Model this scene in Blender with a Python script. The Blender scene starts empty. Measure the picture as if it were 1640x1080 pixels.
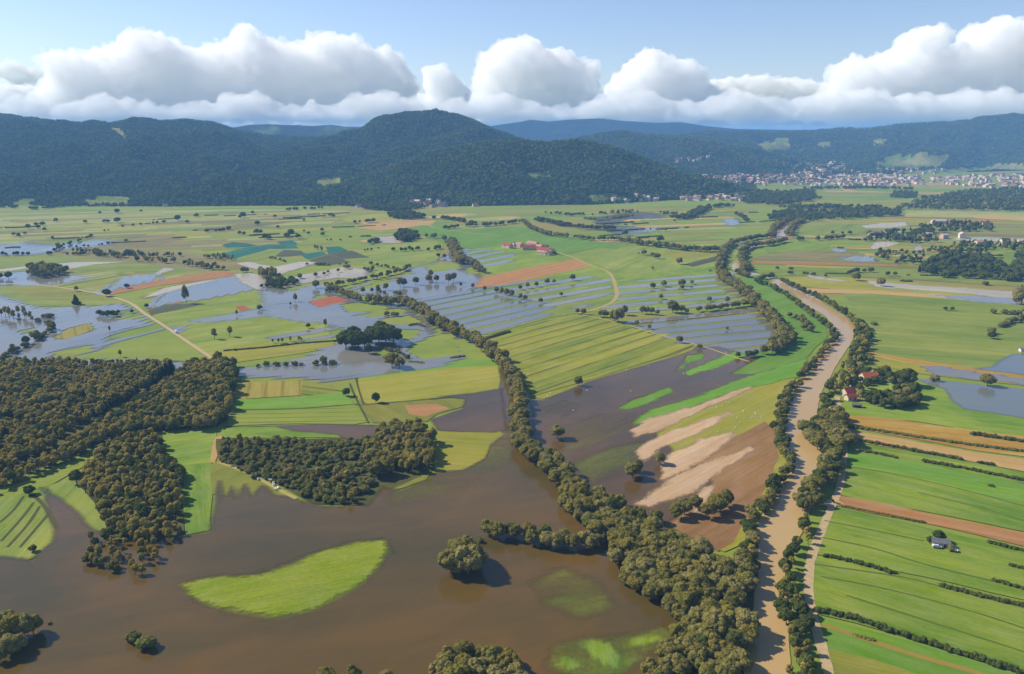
import bpy, math, random
import numpy as np
from mathutils import Vector, Matrix
from mathutils.geometry import tessellate_polygon

# ---------------------------------------------------------------- camera, world, sun, exposure
scene = bpy.context.scene
COL = scene.collection
CAM_H = 200.0
F = 1277.0
HZ = 212.0
PITCH = math.atan((540 - HZ) / F)
cam_d = bpy.data.cameras.new("camera")
cam_d.angle_x = 2 * math.atan(820 / F)
cam_d.clip_start = 1.0
cam_d.clip_end = 90000.0
cam = bpy.data.objects.new("camera", cam_d)
COL.objects.link(cam)
cam.location = (0, 0, CAM_H)
cam.rotation_euler = (math.pi / 2 - PITCH, 0, 0)
scene.camera = cam

SUN_EL = math.radians(38)
SUN_AZ = math.radians(-70)          # from +Y towards +X: the sun stands to the left, a little ahead
SUN_DIR = Vector((math.sin(SUN_AZ) * math.cos(SUN_EL), math.cos(SUN_AZ) * math.cos(SUN_EL), math.sin(SUN_EL)))
world = bpy.data.worlds.new("World")
scene.world = world
world.use_nodes = True
wn = world.node_tree
wn.nodes.clear()
w_out = wn.nodes.new("ShaderNodeOutputWorld")
w_bg = wn.nodes.new("ShaderNodeBackground")
w_sky = wn.nodes.new("ShaderNodeTexSky")
w_sky.sky_type = 'NISHITA'
w_sky.sun_disc = False
w_sky.sun_elevation = SUN_EL
w_sky.sun_rotation = SUN_AZ % (2 * math.pi)
w_sky.altitude = 400
w_sky.air_density = 1.0
w_sky.dust_density = 0.3
w_sky.ozone_density = 2.0
w_bg.inputs[1].default_value = 0.09
w_tint = wn.nodes.new("ShaderNodeMix")
w_tint.data_type = 'RGBA'
w_tint.blend_type = 'MULTIPLY'
w_tint.inputs[0].default_value = 1.0
w_tint.inputs[7].default_value = (0.96, 0.94, 1.06, 1)
wn.links.new(w_sky.outputs[0], w_tint.inputs[6])
wn.links.new(w_tint.outputs[2], w_bg.inputs[0])
wn.links.new(w_bg.outputs[0], w_out.inputs[0])

sun_d = bpy.data.lights.new("sun", 'SUN')
sun_d.energy = 4.6
sun_d.angle = math.radians(0.53)
sun_d.color = (1.0, 0.93, 0.81)
sun = bpy.data.objects.new("sun", sun_d)
COL.objects.link(sun)
sun.rotation_euler = SUN_DIR.to_track_quat('Z', 'Y').to_euler()

scene.view_settings.view_transform = 'Standard'
scene.view_settings.look = 'None'
scene.view_settings.gamma = 1.0
scene.view_settings.exposure = 0.62
scene.render.engine = 'CYCLES'
scene.cycles.use_denoising = True
scene.cycles.max_bounces = 24
scene.cycles.diffuse_bounces = 3
scene.cycles.glossy_bounces = 2
scene.cycles.transparent_max_bounces = 12
scene.cycles.volume_bounces = 24
scene.cycles.use_adaptive_sampling = True

random.seed(7)
RNG = np.random.default_rng(11)

# ---------------------------------------------------------------- helpers
_cp, _sp = math.cos(PITCH), math.sin(PITCH)
def P(x, y, z=0.0):
    """the point of the plain (height z) that the photo shows at x, y"""
    dx, du, df = (x - 820), (540 - y), F
    vy = du * _sp + df * _cp
    vz = du * _cp - df * _sp
    t = (CAM_H - z) / -vz
    return (dx * t, vy * t)
def PD(x, y, dist):
    """the point in view direction x, y that lies dist metres ahead"""
    dx, du, df = (x - 820), (540 - y), F
    vy = du * _sp + df * _cp
    vz = du * _cp - df * _sp
    t = dist / vy
    return (dx * t, dist, CAM_H + vz * t)
def world_pts(px):
    return np.array([P(a, b) for a, b in px], float)

def tag(o, label=None, cat=None, group=None, kind=None):
    if label: o["label"] = label
    if cat: o["category"] = cat
    if group: o["group"] = group
    if kind: o["kind"] = kind
    return o
def link(o, parent=None):
    COL.objects.link(o)
    if parent is not None: o.parent = parent
    return o
def mesh_obj(name, verts, faces, mat=None, parent=None, uv=None, smooth=False, attrs=None, matidx=None):
    me = bpy.data.meshes.new(name)
    me.from_pydata([tuple(v) for v in verts], [], [tuple(int(i) for i in f) for f in faces])
    mats = mat if isinstance(mat, (list, tuple)) else [mat]
    for m in mats:
        if m: me.materials.append(m)
    if matidx is not None:
        me.polygons.foreach_set("material_index", np.asarray(matidx, np.int32))
    if uv is not None:
        l = me.uv_layers.new(name="UVMap")
        idx = np.empty(len(me.loops), np.int32); me.loops.foreach_get("vertex_index", idx)
        l.data.foreach_set("uv", np.asarray(uv, np.float32)[idx].ravel())
    if attrs:
        for k, a in attrs.items():
            at = me.attributes.new(k, 'FLOAT', 'POINT')
            at.data.foreach_set("value", np.asarray(a, np.float32))
    if smooth:
        me.polygons.foreach_set("use_smooth", np.ones(len(me.polygons), bool))
    me.update()
    return link(bpy.data.objects.new(name, me), parent)
def grid_mesh(name, V, nx, ny, mat, attrs=None, smooth=True, keep=None, uv=None, parent=None):
    """V: (ny*nx, 3) in rows; keep: mask of cells"""
    i = np.arange(ny - 1)[:, None] * nx + np.arange(nx - 1)[None, :]
    q = np.stack([i, i + 1, i + nx + 1, i + nx], -1).reshape(-1, 4)
    if keep is not None: q = q[keep.ravel()]
    used = np.unique(q)
    remap = -np.ones(len(V), np.int64); remap[used] = np.arange(len(used))
    V = V[used]; q = remap[q]
    me = bpy.data.meshes.new(name)
    me.vertices.add(len(V)); me.vertices.foreach_set("co", V.astype(np.float32).ravel())
    me.loops.add(q.size); me.loops.foreach_set("vertex_index", q.astype(np.int32).ravel())
    me.polygons.add(len(q)); me.polygons.foreach_set("loop_start", np.arange(0, q.size, 4, dtype=np.int32))
    if smooth: me.polygons.foreach_set("use_smooth", np.ones(len(q), bool))
    me.update(calc_edges=True)
    if attrs:
        for k, a in attrs.items():
            at = me.attributes.new(k, 'FLOAT', 'POINT'); at.data.foreach_set("value", np.asarray(a, np.float32)[used])
    if uv is not None:
        l = me.uv_layers.new(name="UVMap"); l.data.foreach_set("uv", np.asarray(uv, np.float32)[used][q.ravel()].ravel())
    me.materials.append(mat)
    return link(bpy.data.objects.new(name, me), parent)

# value noise for shaping
_perm = RNG.random((256, 256))
def vnoise(x, y):
    xi = np.floor(x).astype(int); yi = np.floor(y).astype(int)
    fx = x - xi; fy = y - yi
    fx = fx * fx * (3 - 2 * fx); fy = fy * fy * (3 - 2 * fy)
    g = lambda a, b: _perm[a % 256, b % 256]
    return (g(xi, yi) * (1 - fx) * (1 - fy) + g(xi + 1, yi) * fx * (1 - fy) + g(xi, yi + 1) * (1 - fx) * fy + g(xi + 1, yi + 1) * fx * fy) * 2 - 1
def fbm(x, y, o=4):
    s = 0; a = 1; t = 0
    for k in range(o):
        s = s + a * vnoise(x * 2 ** k + 17.3 * k, y * 2 ** k + 5.1 * k); t += a; a *= 0.5
    return s / t

def seg_dist(X, Y, poly, closed=True):
    D = np.full(X.shape, 1e9)
    n = len(poly)
    for i in range(n if closed else n - 1):
        a = poly[i]; b = poly[(i + 1) % n]
        dx, dy = b - a
        L = dx * dx + dy * dy + 1e-9
        t = np.clip(((X - a[0]) * dx + (Y - a[1]) * dy) / L, 0, 1)
        D = np.minimum(D, np.hypot(X - a[0] - t * dx, Y - a[1] - t * dy))
    return D
def inside(X, Y, poly):
    c = np.zeros(X.shape, bool)
    n = len(poly)
    for i in range(n):
        x1, y1 = poly[i]; x2, y2 = poly[(i + 1) % n]
        if y1 == y2: continue
        m = ((y1 > Y) != (y2 > Y)) & (X < (x2 - x1) * (Y - y1) / (y2 - y1) + x1)
        c ^= m
    return c
def sdf(X, Y, poly):
    return np.where(inside(X, Y, poly), 1, -1) * seg_dist(X, Y, poly)

# ---------------------------------------------------------------- materials
def new_mat(name):
    m = bpy.data.materials.new(name); m.use_nodes = True
    nt = m.node_tree; nt.nodes.clear()
    return m, nt
class N:
    """small node-writing helper"""
    def __init__(s, nt): s.nt = nt
    def n(s, t, **k):
        nd = s.nt.nodes.new(t)
        for a, v in k.items(): setattr(nd, a, v)
        return nd
    def set(s, nd, i, v):
        if hasattr(v, "is_linked") or isinstance(v, bpy.types.NodeSocket): s.nt.links.new(v, nd.inputs[i])
        elif v is not None: nd.inputs[i].default_value = v
    def math(s, op, a, b=None, c=None, clamp=False):
        nd = s.n("ShaderNodeMath", operation=op); nd.use_clamp = clamp
        s.set(nd, 0, a)
        if b is not None: s.set(nd, 1, b)
        if c is not None: s.set(nd, 2, c)
        return nd.outputs[0]
    def mix(s, f, a, b):
        nd = s.n("ShaderNodeMix", data_type='RGBA')
        s.set(nd, 0, f); s.set(nd, 6, a); s.set(nd, 7, b)
        return nd.outputs[2]
    def noise(s, vec, scale, detail=3, rough=0.55, dist=0.0):
        nd = s.n("ShaderNodeTexNoise"); s.set(nd, "Vector", vec)
        nd.inputs["Scale"].default_value = scale; nd.inputs["Detail"].default_value = detail
        nd.inputs["Roughness"].default_value = rough; nd.inputs["Distortion"].default_value = dist
        return nd.outputs[0]
    def mapr(s, v, a, b, c, d, smooth=False):
        nd = s.n("ShaderNodeMapRange"); nd.clamp = True
        if smooth: nd.interpolation_type = 'SMOOTHSTEP'
        s.set(nd, 0, v)
        for i, k in enumerate((a, b, c, d)): s.set(nd, i + 1, k)
        return nd.outputs[0]
    def scalev(s, vec, sc, off=None):
        nd = s.n("ShaderNodeVectorMath", operation='MULTIPLY'); s.set(nd, 0, vec); nd.inputs[1].default_value = sc
        o = nd.outputs[0]
        if off is not None:
            ad = s.n("ShaderNodeVectorMath", operation='ADD'); s.set(ad, 0, o); s.set(ad, 1, off); o = ad.outputs[0]
        return o
def c4(c): return (c[0], c[1], c[2], 1.0)
def srgb(r, g, b, k=1.0):
    f = lambda v: (v / 255 / 12.92 if v / 255 <= 0.04045 else ((v / 255 + 0.055) / 1.055) ** 2.4) * k
    return (f(r), f(g), f(b))

def field_mat(name, a, b, streak=0.6, patch=0.5, line=0.0, period=9.0, linecol=None, soft=False, grain=0.25):
    """a crop or grass surface: u runs along the strips, v across them, both in metres"""
    m, nt = new_mat(name); h = N(nt)
    uv = h.n("ShaderNodeTexCoord").outputs["UV"]
    info = h.n("ShaderNodeObjectInfo")
    comb = h.n("ShaderNodeCombineXYZ"); rnd = h.math('MULTIPLY', info.outputs["Random"], 57.0)
    for i in range(3): h.set(comb, i, rnd)
    off = comb.outputs[0]
    st = h.noise(h.scalev(uv, (0.004, 0.16, 0), off), 1.0, 3, 0.6)
    st2 = h.noise(h.scalev(uv, (0.0025, 0.04, 0), off), 1.0, 2, 0.5)
    pt = h.noise(h.scalev(uv, (0.012, 0.02, 0), off), 1.0, 5, 0.6, 0.3)
    gr = h.noise(h.scalev(uv, (0.5, 0.9, 0), off), 1.0, 4, 0.75)
    f = h.math('ADD', h.math('MULTIPLY', h.math('SUBTRACT', st, 0.5), streak * 2.3), h.math('MULTIPLY', h.math('SUBTRACT', st2, 0.5), streak * 2.0))
    f = h.math('ADD', f, h.math('MULTIPLY', h.math('SUBTRACT', pt, 0.5), patch * 3.0))
    f = h.math('ADD', f, h.math('MULTIPLY', h.math('SUBTRACT', gr, 0.5), grain * 3.2))
    md = h.noise(h.scalev(uv, (0.05, 0.13, 0), off), 1.0, 5, 0.75, 0.5)
    f = h.math('ADD', f, h.math('MULTIPLY', h.math('SUBTRACT', md, 0.5), 1.7))
    f = h.math('ADD', f, 0.5)
    f = h.mapr(f, -0.35, 1.35, -0.1, 1.12)
    col = h.mix(f, c4(a), c4(b))
    fine = h.noise(h.scalev(uv, (0.012, 0.75, 0), off), 1.0, 3, 0.7)
    fcol = h.n("ShaderNodeHueSaturation"); h.set(fcol, "Color", col); h.set(fcol, "Value", h.mapr(fine, 0.3, 0.7, 0.88, 1.12)); h.set(fcol, "Saturation", h.mapr(md, 0.3, 0.7, 1.06, 0.86)); col = fcol.outputs[0]
    if line:
        sep = h.n("ShaderNodeSeparateXYZ"); h.set(sep, 0, uv)
        wob = h.math('MULTIPLY', h.noise(h.scalev(uv, (0.012, 0.012, 0), off), 1.0, 2), 4.0)
        vv = h.math('DIVIDE', h.math('ADD', sep.outputs[1], wob), period)
        fr = h.math('ABSOLUTE', h.math('SUBTRACT', h.math('FRACT', vv), 0.5))
        brk = h.noise(h.scalev(uv, (0.02, 0.08, 0), off), 1.0, 2)
        ln = h.math('MULTIPLY', h.mapr(fr, 0.0, 0.16, 1, 0, True), h.mapr(brk, 0.35, 0.6, 0.25, 1.0))
        col = h.mix(h.math('MULTIPLY', ln, line), col, c4(linecol or tuple(x * 0.45 for x in a)))
    hsv = h.n("ShaderNodeHueSaturation"); h.set(hsv, "Color", col)
    h.set(hsv, "Value", h.mapr(info.outputs["Random"], 0, 1, 0.9, 1.1))
    bs = h.n("ShaderNodeBsdfPrincipled"); h.set(bs, "Base Color", hsv.outputs[0])
    bs.inputs["Roughness"].default_value = 0.95; bs.inputs["Specular IOR Level"].default_value = 0.15
    bp = h.n("ShaderNodeBump"); bp.inputs["Strength"].default_value = 0.5; bp.inputs["Distance"].default_value = 0.5
    h.set(bp, "Height", gr); h.set(bs, "Normal", bp.outputs[0])
    out = h.n("ShaderNodeOutputMaterial")
    if soft:
        at = h.n("ShaderNodeAttribute"); at.attribute_name = "edge"
        e = h.math('ADD', at.outputs["Fac"], h.math('MULTIPLY', h.math('SUBTRACT', h.noise(h.scalev(uv, (0.05, 0.14, 0), off), 1.0, 4, 0.6), 0.5), 1.6))
        e = h.math('ADD', e, h.math('MULTIPLY', h.math('SUBTRACT', gr, 0.5), 0.8))
        al = h.mapr(e, -0.3, 0.3, 0, 1, True)
        tr = h.n("ShaderNodeBsdfTransparent"); mx = h.n("ShaderNodeMixShader")
        h.set(mx, 0, al); h.set(mx, 1, tr.outputs[0]); h.set(mx, 2, bs.outputs[0])
        h.set(out, 0, mx.outputs[0])
    else:
        h.set(out, 0, bs.outputs[0])
    return m

def water_mat(name, a, b, rough=0.08, stripe=0.0, period=18.0, nz=1.0, spec=0.5, amax=1.0, bias=0.0):
    """murky flood water: 'edge' runs from -1 (dry) to 1 (deep)"""
    m, nt = new_mat(name); h = N(nt)
    uv = h.n("ShaderNodeTexCoord").outputs["UV"]
    at = h.n("ShaderNodeAttribute"); at.attribute_name = "edge"
    n1 = h.noise(h.scalev(uv, (0.010, 0.045, 0)), 1.0, 5, 0.6)
    n2 = h.noise(h.scalev(uv, (0.006, 0.008, 0)), 1.0, 3, 0.5, 0.4)
    n3 = h.noise(h.scalev(uv, (0.35, 0.5, 0)), 1.0, 4, 0.7)
    n4 = h.noise(h.scalev(uv, (0.02, 0.06, 0)), 1.0, 5, 0.65, 0.8)
    e = h.math('ADD', at.outputs["Fac"], h.math('MULTIPLY', h.math('SUBTRACT', n1, 0.5), 1.5 * nz))
    e = h.math('ADD', e, h.math('MULTIPLY', h.math('SUBTRACT', n3, 0.5), 0.7 * nz))
    if stripe:
        sep = h.n("ShaderNodeSeparateXYZ"); h.set(sep, 0, uv)
        wob = h.math('MULTIPLY', h.noise(h.scalev(uv, (0.006, 0.02, 0)), 1.0, 3), 14.0)
        sn = h.math('SINE', h.math('MULTIPLY', h.math('ADD', sep.outputs[1], wob), 2 * math.pi / period))
        e = h.math('ADD', e, h.math('MULTIPLY', sn, stripe))
    al = h.math('MULTIPLY', h.mapr(e, -0.45 - bias, 0.55 - bias, 0, 1, True), amax)
    col = h.mix(h.mapr(h.math('ADD', h.math('MULTIPLY', n2, 0.7), h.math('MULTIPLY', n4, 0.3)), 0.38, 0.62, 0, 1), c4(a), c4(b))
    bs = h.n("ShaderNodeBsdfPrincipled"); h.set(bs, "Base Color", col)
    h.set(bs, "Roughness", h.mapr(n4, 0.35, 0.65, rough * 0.7, rough * 2.2)); bs.inputs["IOR"].default_value = 1.333
    bs.inputs["Specular IOR Level"].default_value = spec
    bp = h.n("ShaderNodeBump"); bp.inputs["Strength"].default_value = 0.09; bp.inputs["Distance"].default_value = 0.3
    h.set(bp, "Height", n3); h.set(bs, "Normal", bp.outputs[0])
    tr = h.n("ShaderNodeBsdfTransparent"); mx = h.n("ShaderNodeMixShader")
    h.set(mx, 0, al); h.set(mx, 1, tr.outputs[0]); h.set(mx, 2, bs.outputs[0])
    out = h.n("ShaderNodeOutputMaterial"); h.set(out, 0, mx.outputs[0])
    return m

def plain_mat(name, a, b=None, scale=0.5, rough=0.85, spec=0.2, bump=0.0, metal=0.0):
    m, nt = new_mat(name); h = N(nt)
    oc = h.n("ShaderNodeTexCoord").outputs["Object"]
    nz = h.noise(oc, scale, 4, 0.65)
    col = h.mix(h.mapr(nz, 0.3, 0.7, 0, 1), c4(a), c4(b or tuple(x * 0.75 for x in a)))
    bs = h.n("ShaderNodeBsdfPrincipled"); h.set(bs, "Base Color", col)
    bs.inputs["Roughness"].default_value = rough; bs.inputs["Specular IOR Level"].default_value = spec; bs.inputs["Metallic"].default_value = metal
    if bump:
        bp = h.n("ShaderNodeBump"); bp.inputs["Strength"].default_value = bump; h.set(bp, "Height", nz); h.set(bs, "Normal", bp.outputs[0])
    out = h.n("ShaderNodeOutputMaterial"); h.set(out, 0, bs.outputs[0])
    return m

def leaf_mat(name, cols, scale=0.35, transl=0.45):
    m, nt = new_mat(name); h = N(nt)
    info = h.n("ShaderNodeObjectInfo")
    ramp = h.n("ShaderNodeValToRGB"); el = ramp.color_ramp.elements
    for i, c in enumerate(cols):
        p = i / (len(cols) - 1)
        if i < 2: el[i].position = p; el[i].color = c4(c)
        else:
            e = el.new(p); e.color = c4(c)
    el[0].position = 0.0
    # elements sort themselves; set again in order
    for i, c in enumerate(cols):
        el[i].position = i / (len(cols) - 1); el[i].color = c4(c)
    oc = h.n("ShaderNodeNewGeometry").outputs["Position"]
    nz = h.noise(oc, scale, 4, 0.7)
    h.set(ramp, 0, h.math('ADD', info.outputs["Random"], h.math('MULTIPLY', h.math('SUBTRACT', nz, 0.5), 0.9), clamp=True))
    hsv = h.n("ShaderNodeHueSaturation"); h.set(hsv, "Color", ramp.outputs[0]); h.set(hsv, "Value", h.mapr(h.noise(oc, scale * 3.3, 3, 0.7), 0.25, 0.75, 0.65, 1.35))
    df = h.n("ShaderNodeBsdfDiffuse"); h.set(df, 0, hsv.outputs[0])
    tl = h.n("ShaderNodeBsdfTranslucent"); h.set(tl, 0, hsv.outputs[0])
    mx = h.n("ShaderNodeMixShader"); mx.inputs[0].default_value = transl
    h.set(mx, 1, df.outputs[0]); h.set(mx, 2, tl.outputs[0])
    out = h.n("ShaderNodeOutputMaterial"); h.set(out, 0, mx.outputs[0])
    return m
# ---------------------------------------------------------------- the plain: ground, fields, water, river, roads
K = 0.62
def fc(r, g, b, k=1.0):
    c = srgb(r, g, b, K * k)
    return (min(c[0] * 1.10, 0.9), c[1] * 1.02, c[2] * 0.84)
FM = {
 'bright': field_mat("bright_meadow_grass", fc(98,138,30), fc(150,168,46), 0.7, 1.0, grain=0.4),
 'lush':   field_mat("lush_grass", fc(98,146,32), fc(124,164,42), 0.8, 0.7, grain=0.4),
 'green':  field_mat("meadow_grass", fc(112,142,42), fc(156,166,66), 0.9, 0.9, grain=0.4),
 'pale':   field_mat("pale_meadow_grass", fc(136,156,78), fc(176,174,96), 1.0, 1.1, grain=0.4),
 'yellow': field_mat("yellowing_grass", fc(140,148,36), fc(172,166,52), 0.7, 0.6, grain=0.4),
 'olive':  field_mat("olive_grass", fc(112,126,34), fc(150,148,50), 0.9, 0.6, grain=0.4),
 'ridged': field_mat("ridged_yellow_grass", fc(112,138,28), fc(166,166,44), 1.2, 0.8, 0.85, 17.0, fc(88,86,56), grain=0.5),
 'lined':  field_mat("grass_with_furrows", fc(124,150,36), fc(150,162,48), 0.6, 0.4, 0.75, 9.0, fc(82,92,38)),
 'ochre':  field_mat("ochre_crop", fc(164,124,44), fc(186,160,64), 1.0, 0.5, grain=0.4),
 'straw':  field_mat("straw_stubble", fc(190,152,90), fc(204,172,108), 0.6, 0.5),
 'soil':   field_mat("bare_soil", fc(166,120,72), fc(182,138,84), 0.7, 0.5, 0.2, 3.0, fc(130,90,52)),
 'brick':  field_mat("reddish_stubble", fc(172,118,62), fc(190,142,80), 0.7, 0.5, 0.5, 16.0, fc(190,160,110)),
 'redsoil':field_mat("red_brown_field", fc(144,108,60), fc(168,132,84), 0.9, 0.8, 0.45, 11.0, fc(176,120,92), grain=0.4),
 'rust':   field_mat("rust_red_plot", fc(164,88,50), fc(180,108,62), 0.6, 0.4, 0.5, 14.0, fc(112,62,40)),
 'lime':   field_mat("lime_grass", fc(142,160,18), fc(166,172,34), 0.3, 0.7, grain=0.8),
 'beds':   field_mat("yellow_bed_rows", fc(150,146,50), fc(172,160,62), 0.5, 0.3, 0.7, 13.0, fc(120,104,44)),
 'dark':   field_mat("dark_crop", fc(74,84,62), fc(96,100,68), 0.9, 0.5, 0.3, 8.0),
 'marsh':  field_mat("marsh_grass", fc(118,118,66), fc(150,140,86), 0.9, 1.0, grain=0.4),
 'net':    field_mat("teal_netting", fc(26,96,84), fc(50,126,108), 0.9, 0.3, 0.5, 14.0, fc(20,66,62)),
 'wood':   field_mat("wood_floor", fc(74,80,34), fc(104,104,48), 0.3, 1.1, grain=0.7),
 's_lush': field_mat("soft_edged_lush_grass", fc(92,148,26), fc(124,168,38), 0.4, 0.4, soft=True),
 's_lime': field_mat("lime_island_grass", fc(116,146,0), fc(158,168,8), 0.4, 0.9, soft=True, grain=0.9),
 's_mud':  field_mat("wet_silt", fc(200,166,130), fc(218,190,158), 0.9, 0.4, soft=True),
 's_pale': field_mat("pale_silt", fc(206,196,176), fc(226,216,196), 0.6, 0.4, soft=True),
 's_yel':  field_mat("soft_edged_yellow_grass", fc(146,150,40), fc(172,164,56), 0.4, 0.4, soft=True),
 's_olive':field_mat("soft_edged_olive_grass", fc(124,128,44), fc(140,140,54), 0.4, 0.6, soft=True),
 's_green':field_mat("soft_edged_meadow_grass", fc(120,156,44), fc(150,170,62), 0.6, 0.6, soft=True),
}
LBL = {'bright': 'bright green mown meadow', 'lush': 'lush green grass strip', 'green': 'mid green meadow', 'pale': 'pale green far meadow',
 'yellow': 'yellowing grass meadow', 'olive': 'olive green meadow', 'ridged': 'yellow green meadow with parallel ditches', 'lined': 'green field with fine furrows',
 'ochre': 'ochre crop strip', 'straw': 'straw coloured stubble strip', 'soil': 'bare tan soil strip', 'brick': 'reddish stubble field', 'redsoil': 'red brown washed out field',
 'rust': 'rust red plot beside flood water', 'lime': 'lime green grass island in brown flood water', 'beds': 'yellow field with short cross rows', 'dark': 'dark green crop field',
 'marsh': 'brownish marsh meadow', 'net': 'teal netting over crop rows', 'wood': 'dark brushy ground under trees'}
NAME = {'soil': 'ploughed_field', 'brick': 'stubble_field', 'redsoil': 'ploughed_field', 'rust': 'ploughed_field', 'ochre': 'crop_field', 'straw': 'stubble_field', 'dark': 'crop_field',
        'net': 'crop_netting', 'wood': 'woodland_floor', 'lime': 'grass_island'}
_lay = [0.03]
def frame_of(W, dpx):
    if dpx is None: d = W[1] - W[0]
    else:
        q = world_pts(dpx); d = q[1] - q[0]
    d = d / np.hypot(*d)
    return d, np.array([-d[1], d[0]])
def field(kind, px, dpx=None, label=None, W=None):
    _lay[0] += 0.001; z = _lay[0]
    if W is None: W = world_pts(px)
    d, c = frame_of(W, dpx)
    pts = []
    for i in range(len(W)):
        a, b = W[i], W[(i + 1) % len(W)]
        L = np.hypot(*(b - a)); n = max(1, min(40, int(L / 12)))
        nr = np.array([-(b - a)[1], (b - a)[0]]) / max(L, 1e-6)
        for k in range(n):
            p = a + (b - a) * k / n
            if k: p = p + nr * (0.9 * fbm(p[0] * 0.03, p[1] * 0.03 + 5, 2) * 2.0)
            pts.append(p)
    pts = np.array(pts)
    tris = tessellate_polygon([[Vector((p[0], p[1], 0)) for p in pts]])
    tr = []
    for t in tris:
        a, b, c_ = (pts[i] for i in t)
        if (b[0]-a[0])*(c_[1]-a[1]) - (b[1]-a[1])*(c_[0]-a[0]) < 0: t = (t[0], t[2], t[1])
        tr.append(t)
    V = np.c_[pts, np.full(len(pts), z)]
    uv = np.c_[pts @ d, pts @ c]
    o = mesh_obj(NAME.get(kind, 'meadow'), V, tr, FM[kind], uv=uv)
    tag(o, label or LBL[kind], kind='structure', group=LBL[kind] + 's')
    return o
def soft(name, mat, px, width=6.0, holes=(), cell=None, dpx=None, z=None, label=None, kind='structure', cat=None):
    """a sheet whose edge fades over 'width' metres; holes: (polygon, width, floor)"""
    if z is None:
        _lay[0] += 0.001; z = _lay[0]
    W = world_pts(px); d, c = frame_of(W, dpx)
    fs = min(3.2, max(1.0, np.median(W[:, 1]) / 620.0)); width = width * fs
    U = np.c_[W @ d, W @ c]
    lo, hi = U.min(0) - width, U.max(0) + width
    area = (hi - lo).prod()
    if cell is None: cell = max(2.0, math.sqrt(area / 45000))
    nx = int((hi[0] - lo[0]) / cell) + 2; ny = int((hi[1] - lo[1]) / cell) + 2
    u = np.linspace(lo[0], hi[0], nx); v = np.linspace(lo[1], hi[1], ny)
    UU, VV = np.meshgrid(u, v)
    E = np.clip(sdf(UU, VV, U) / width, -1.5, 1)
    for hp, hw, fl in holes:
        H = world_pts(hp); H = np.c_[H @ d, H @ c]
        hw = hw * fs
        E = np.minimum(E, np.maximum(np.clip(-sdf(UU, VV, H) / hw, -1.5, 1), fl))
    XY = UU.ravel()[:, None] * d + VV.ravel()[:, None] * c
    keepv = (E > -1.1)
    k = keepv[:-1, :-1] | keepv[1:, :-1] | keepv[:-1, 1:] | keepv[1:, 1:]
    V = np.c_[XY, np.full(len(XY), z)]
    o = grid_mesh(name, V, nx, ny, mat, attrs={"edge": E.ravel()}, keep=k, uv=np.c_[UU.ravel(), VV.ravel()])
    return tag(o, label, cat, kind=kind)
def ribbon(name, mat, px, w, label, z=None, world=False, group=None):
    """a road: px centre line, width in metres"""
    if z is None:
        _lay[0] += 0.001; z = _lay[0]
    C = world_pts(px)
    # smooth
    out = []
    n = len(C)
    for i in range(n - 1):
        p0, p1, p2, p3 = C[max(i-1,0)], C[i], C[i+1], C[min(i+2,n-1)]
        for t in np.linspace(0, 1, 6, endpoint=False):
            out.append(0.5*((2*p1)+(-p0+p2)*t+(2*p0-5*p1+4*p2-p3)*t*t+(-p0+3*p1-3*p2+p3)*t**3))
    out.append(C[-1]); C = np.array(out)
    T = np.gradient(C, axis=0); T /= np.hypot(T[:,0], T[:,1])[:,None] + 1e-9
    Nn = np.c_[-T[:,1], T[:,0]]
    ws = np.array([w * (1 + 0.12 * vnoise(np.array([i*0.7]), np.array([3.1]))[0]) for i in range(len(C))])[:,None]
    A, B = C + Nn*ws/2, C - Nn*ws/2
    V = np.r_[np.c_[A, np.full(len(A), z)], np.c_[B, np.full(len(B), z)]]
    m = len(A)
    fs = [(i, i+1, m+i+1, m+i) for i in range(m-1)]
    fs = [f[::-1] for f in fs]
    s = np.r_[0, np.cumsum(np.hypot(*np.diff(C, axis=0).T))]
    uv = np.r_[np.c_[s, np.zeros(m)], np.c_[s, np.full(m, w)]]
    return tag(mesh_obj(name, V, fs, mat, uv=uv), label, kind='structure', group=group)

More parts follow.
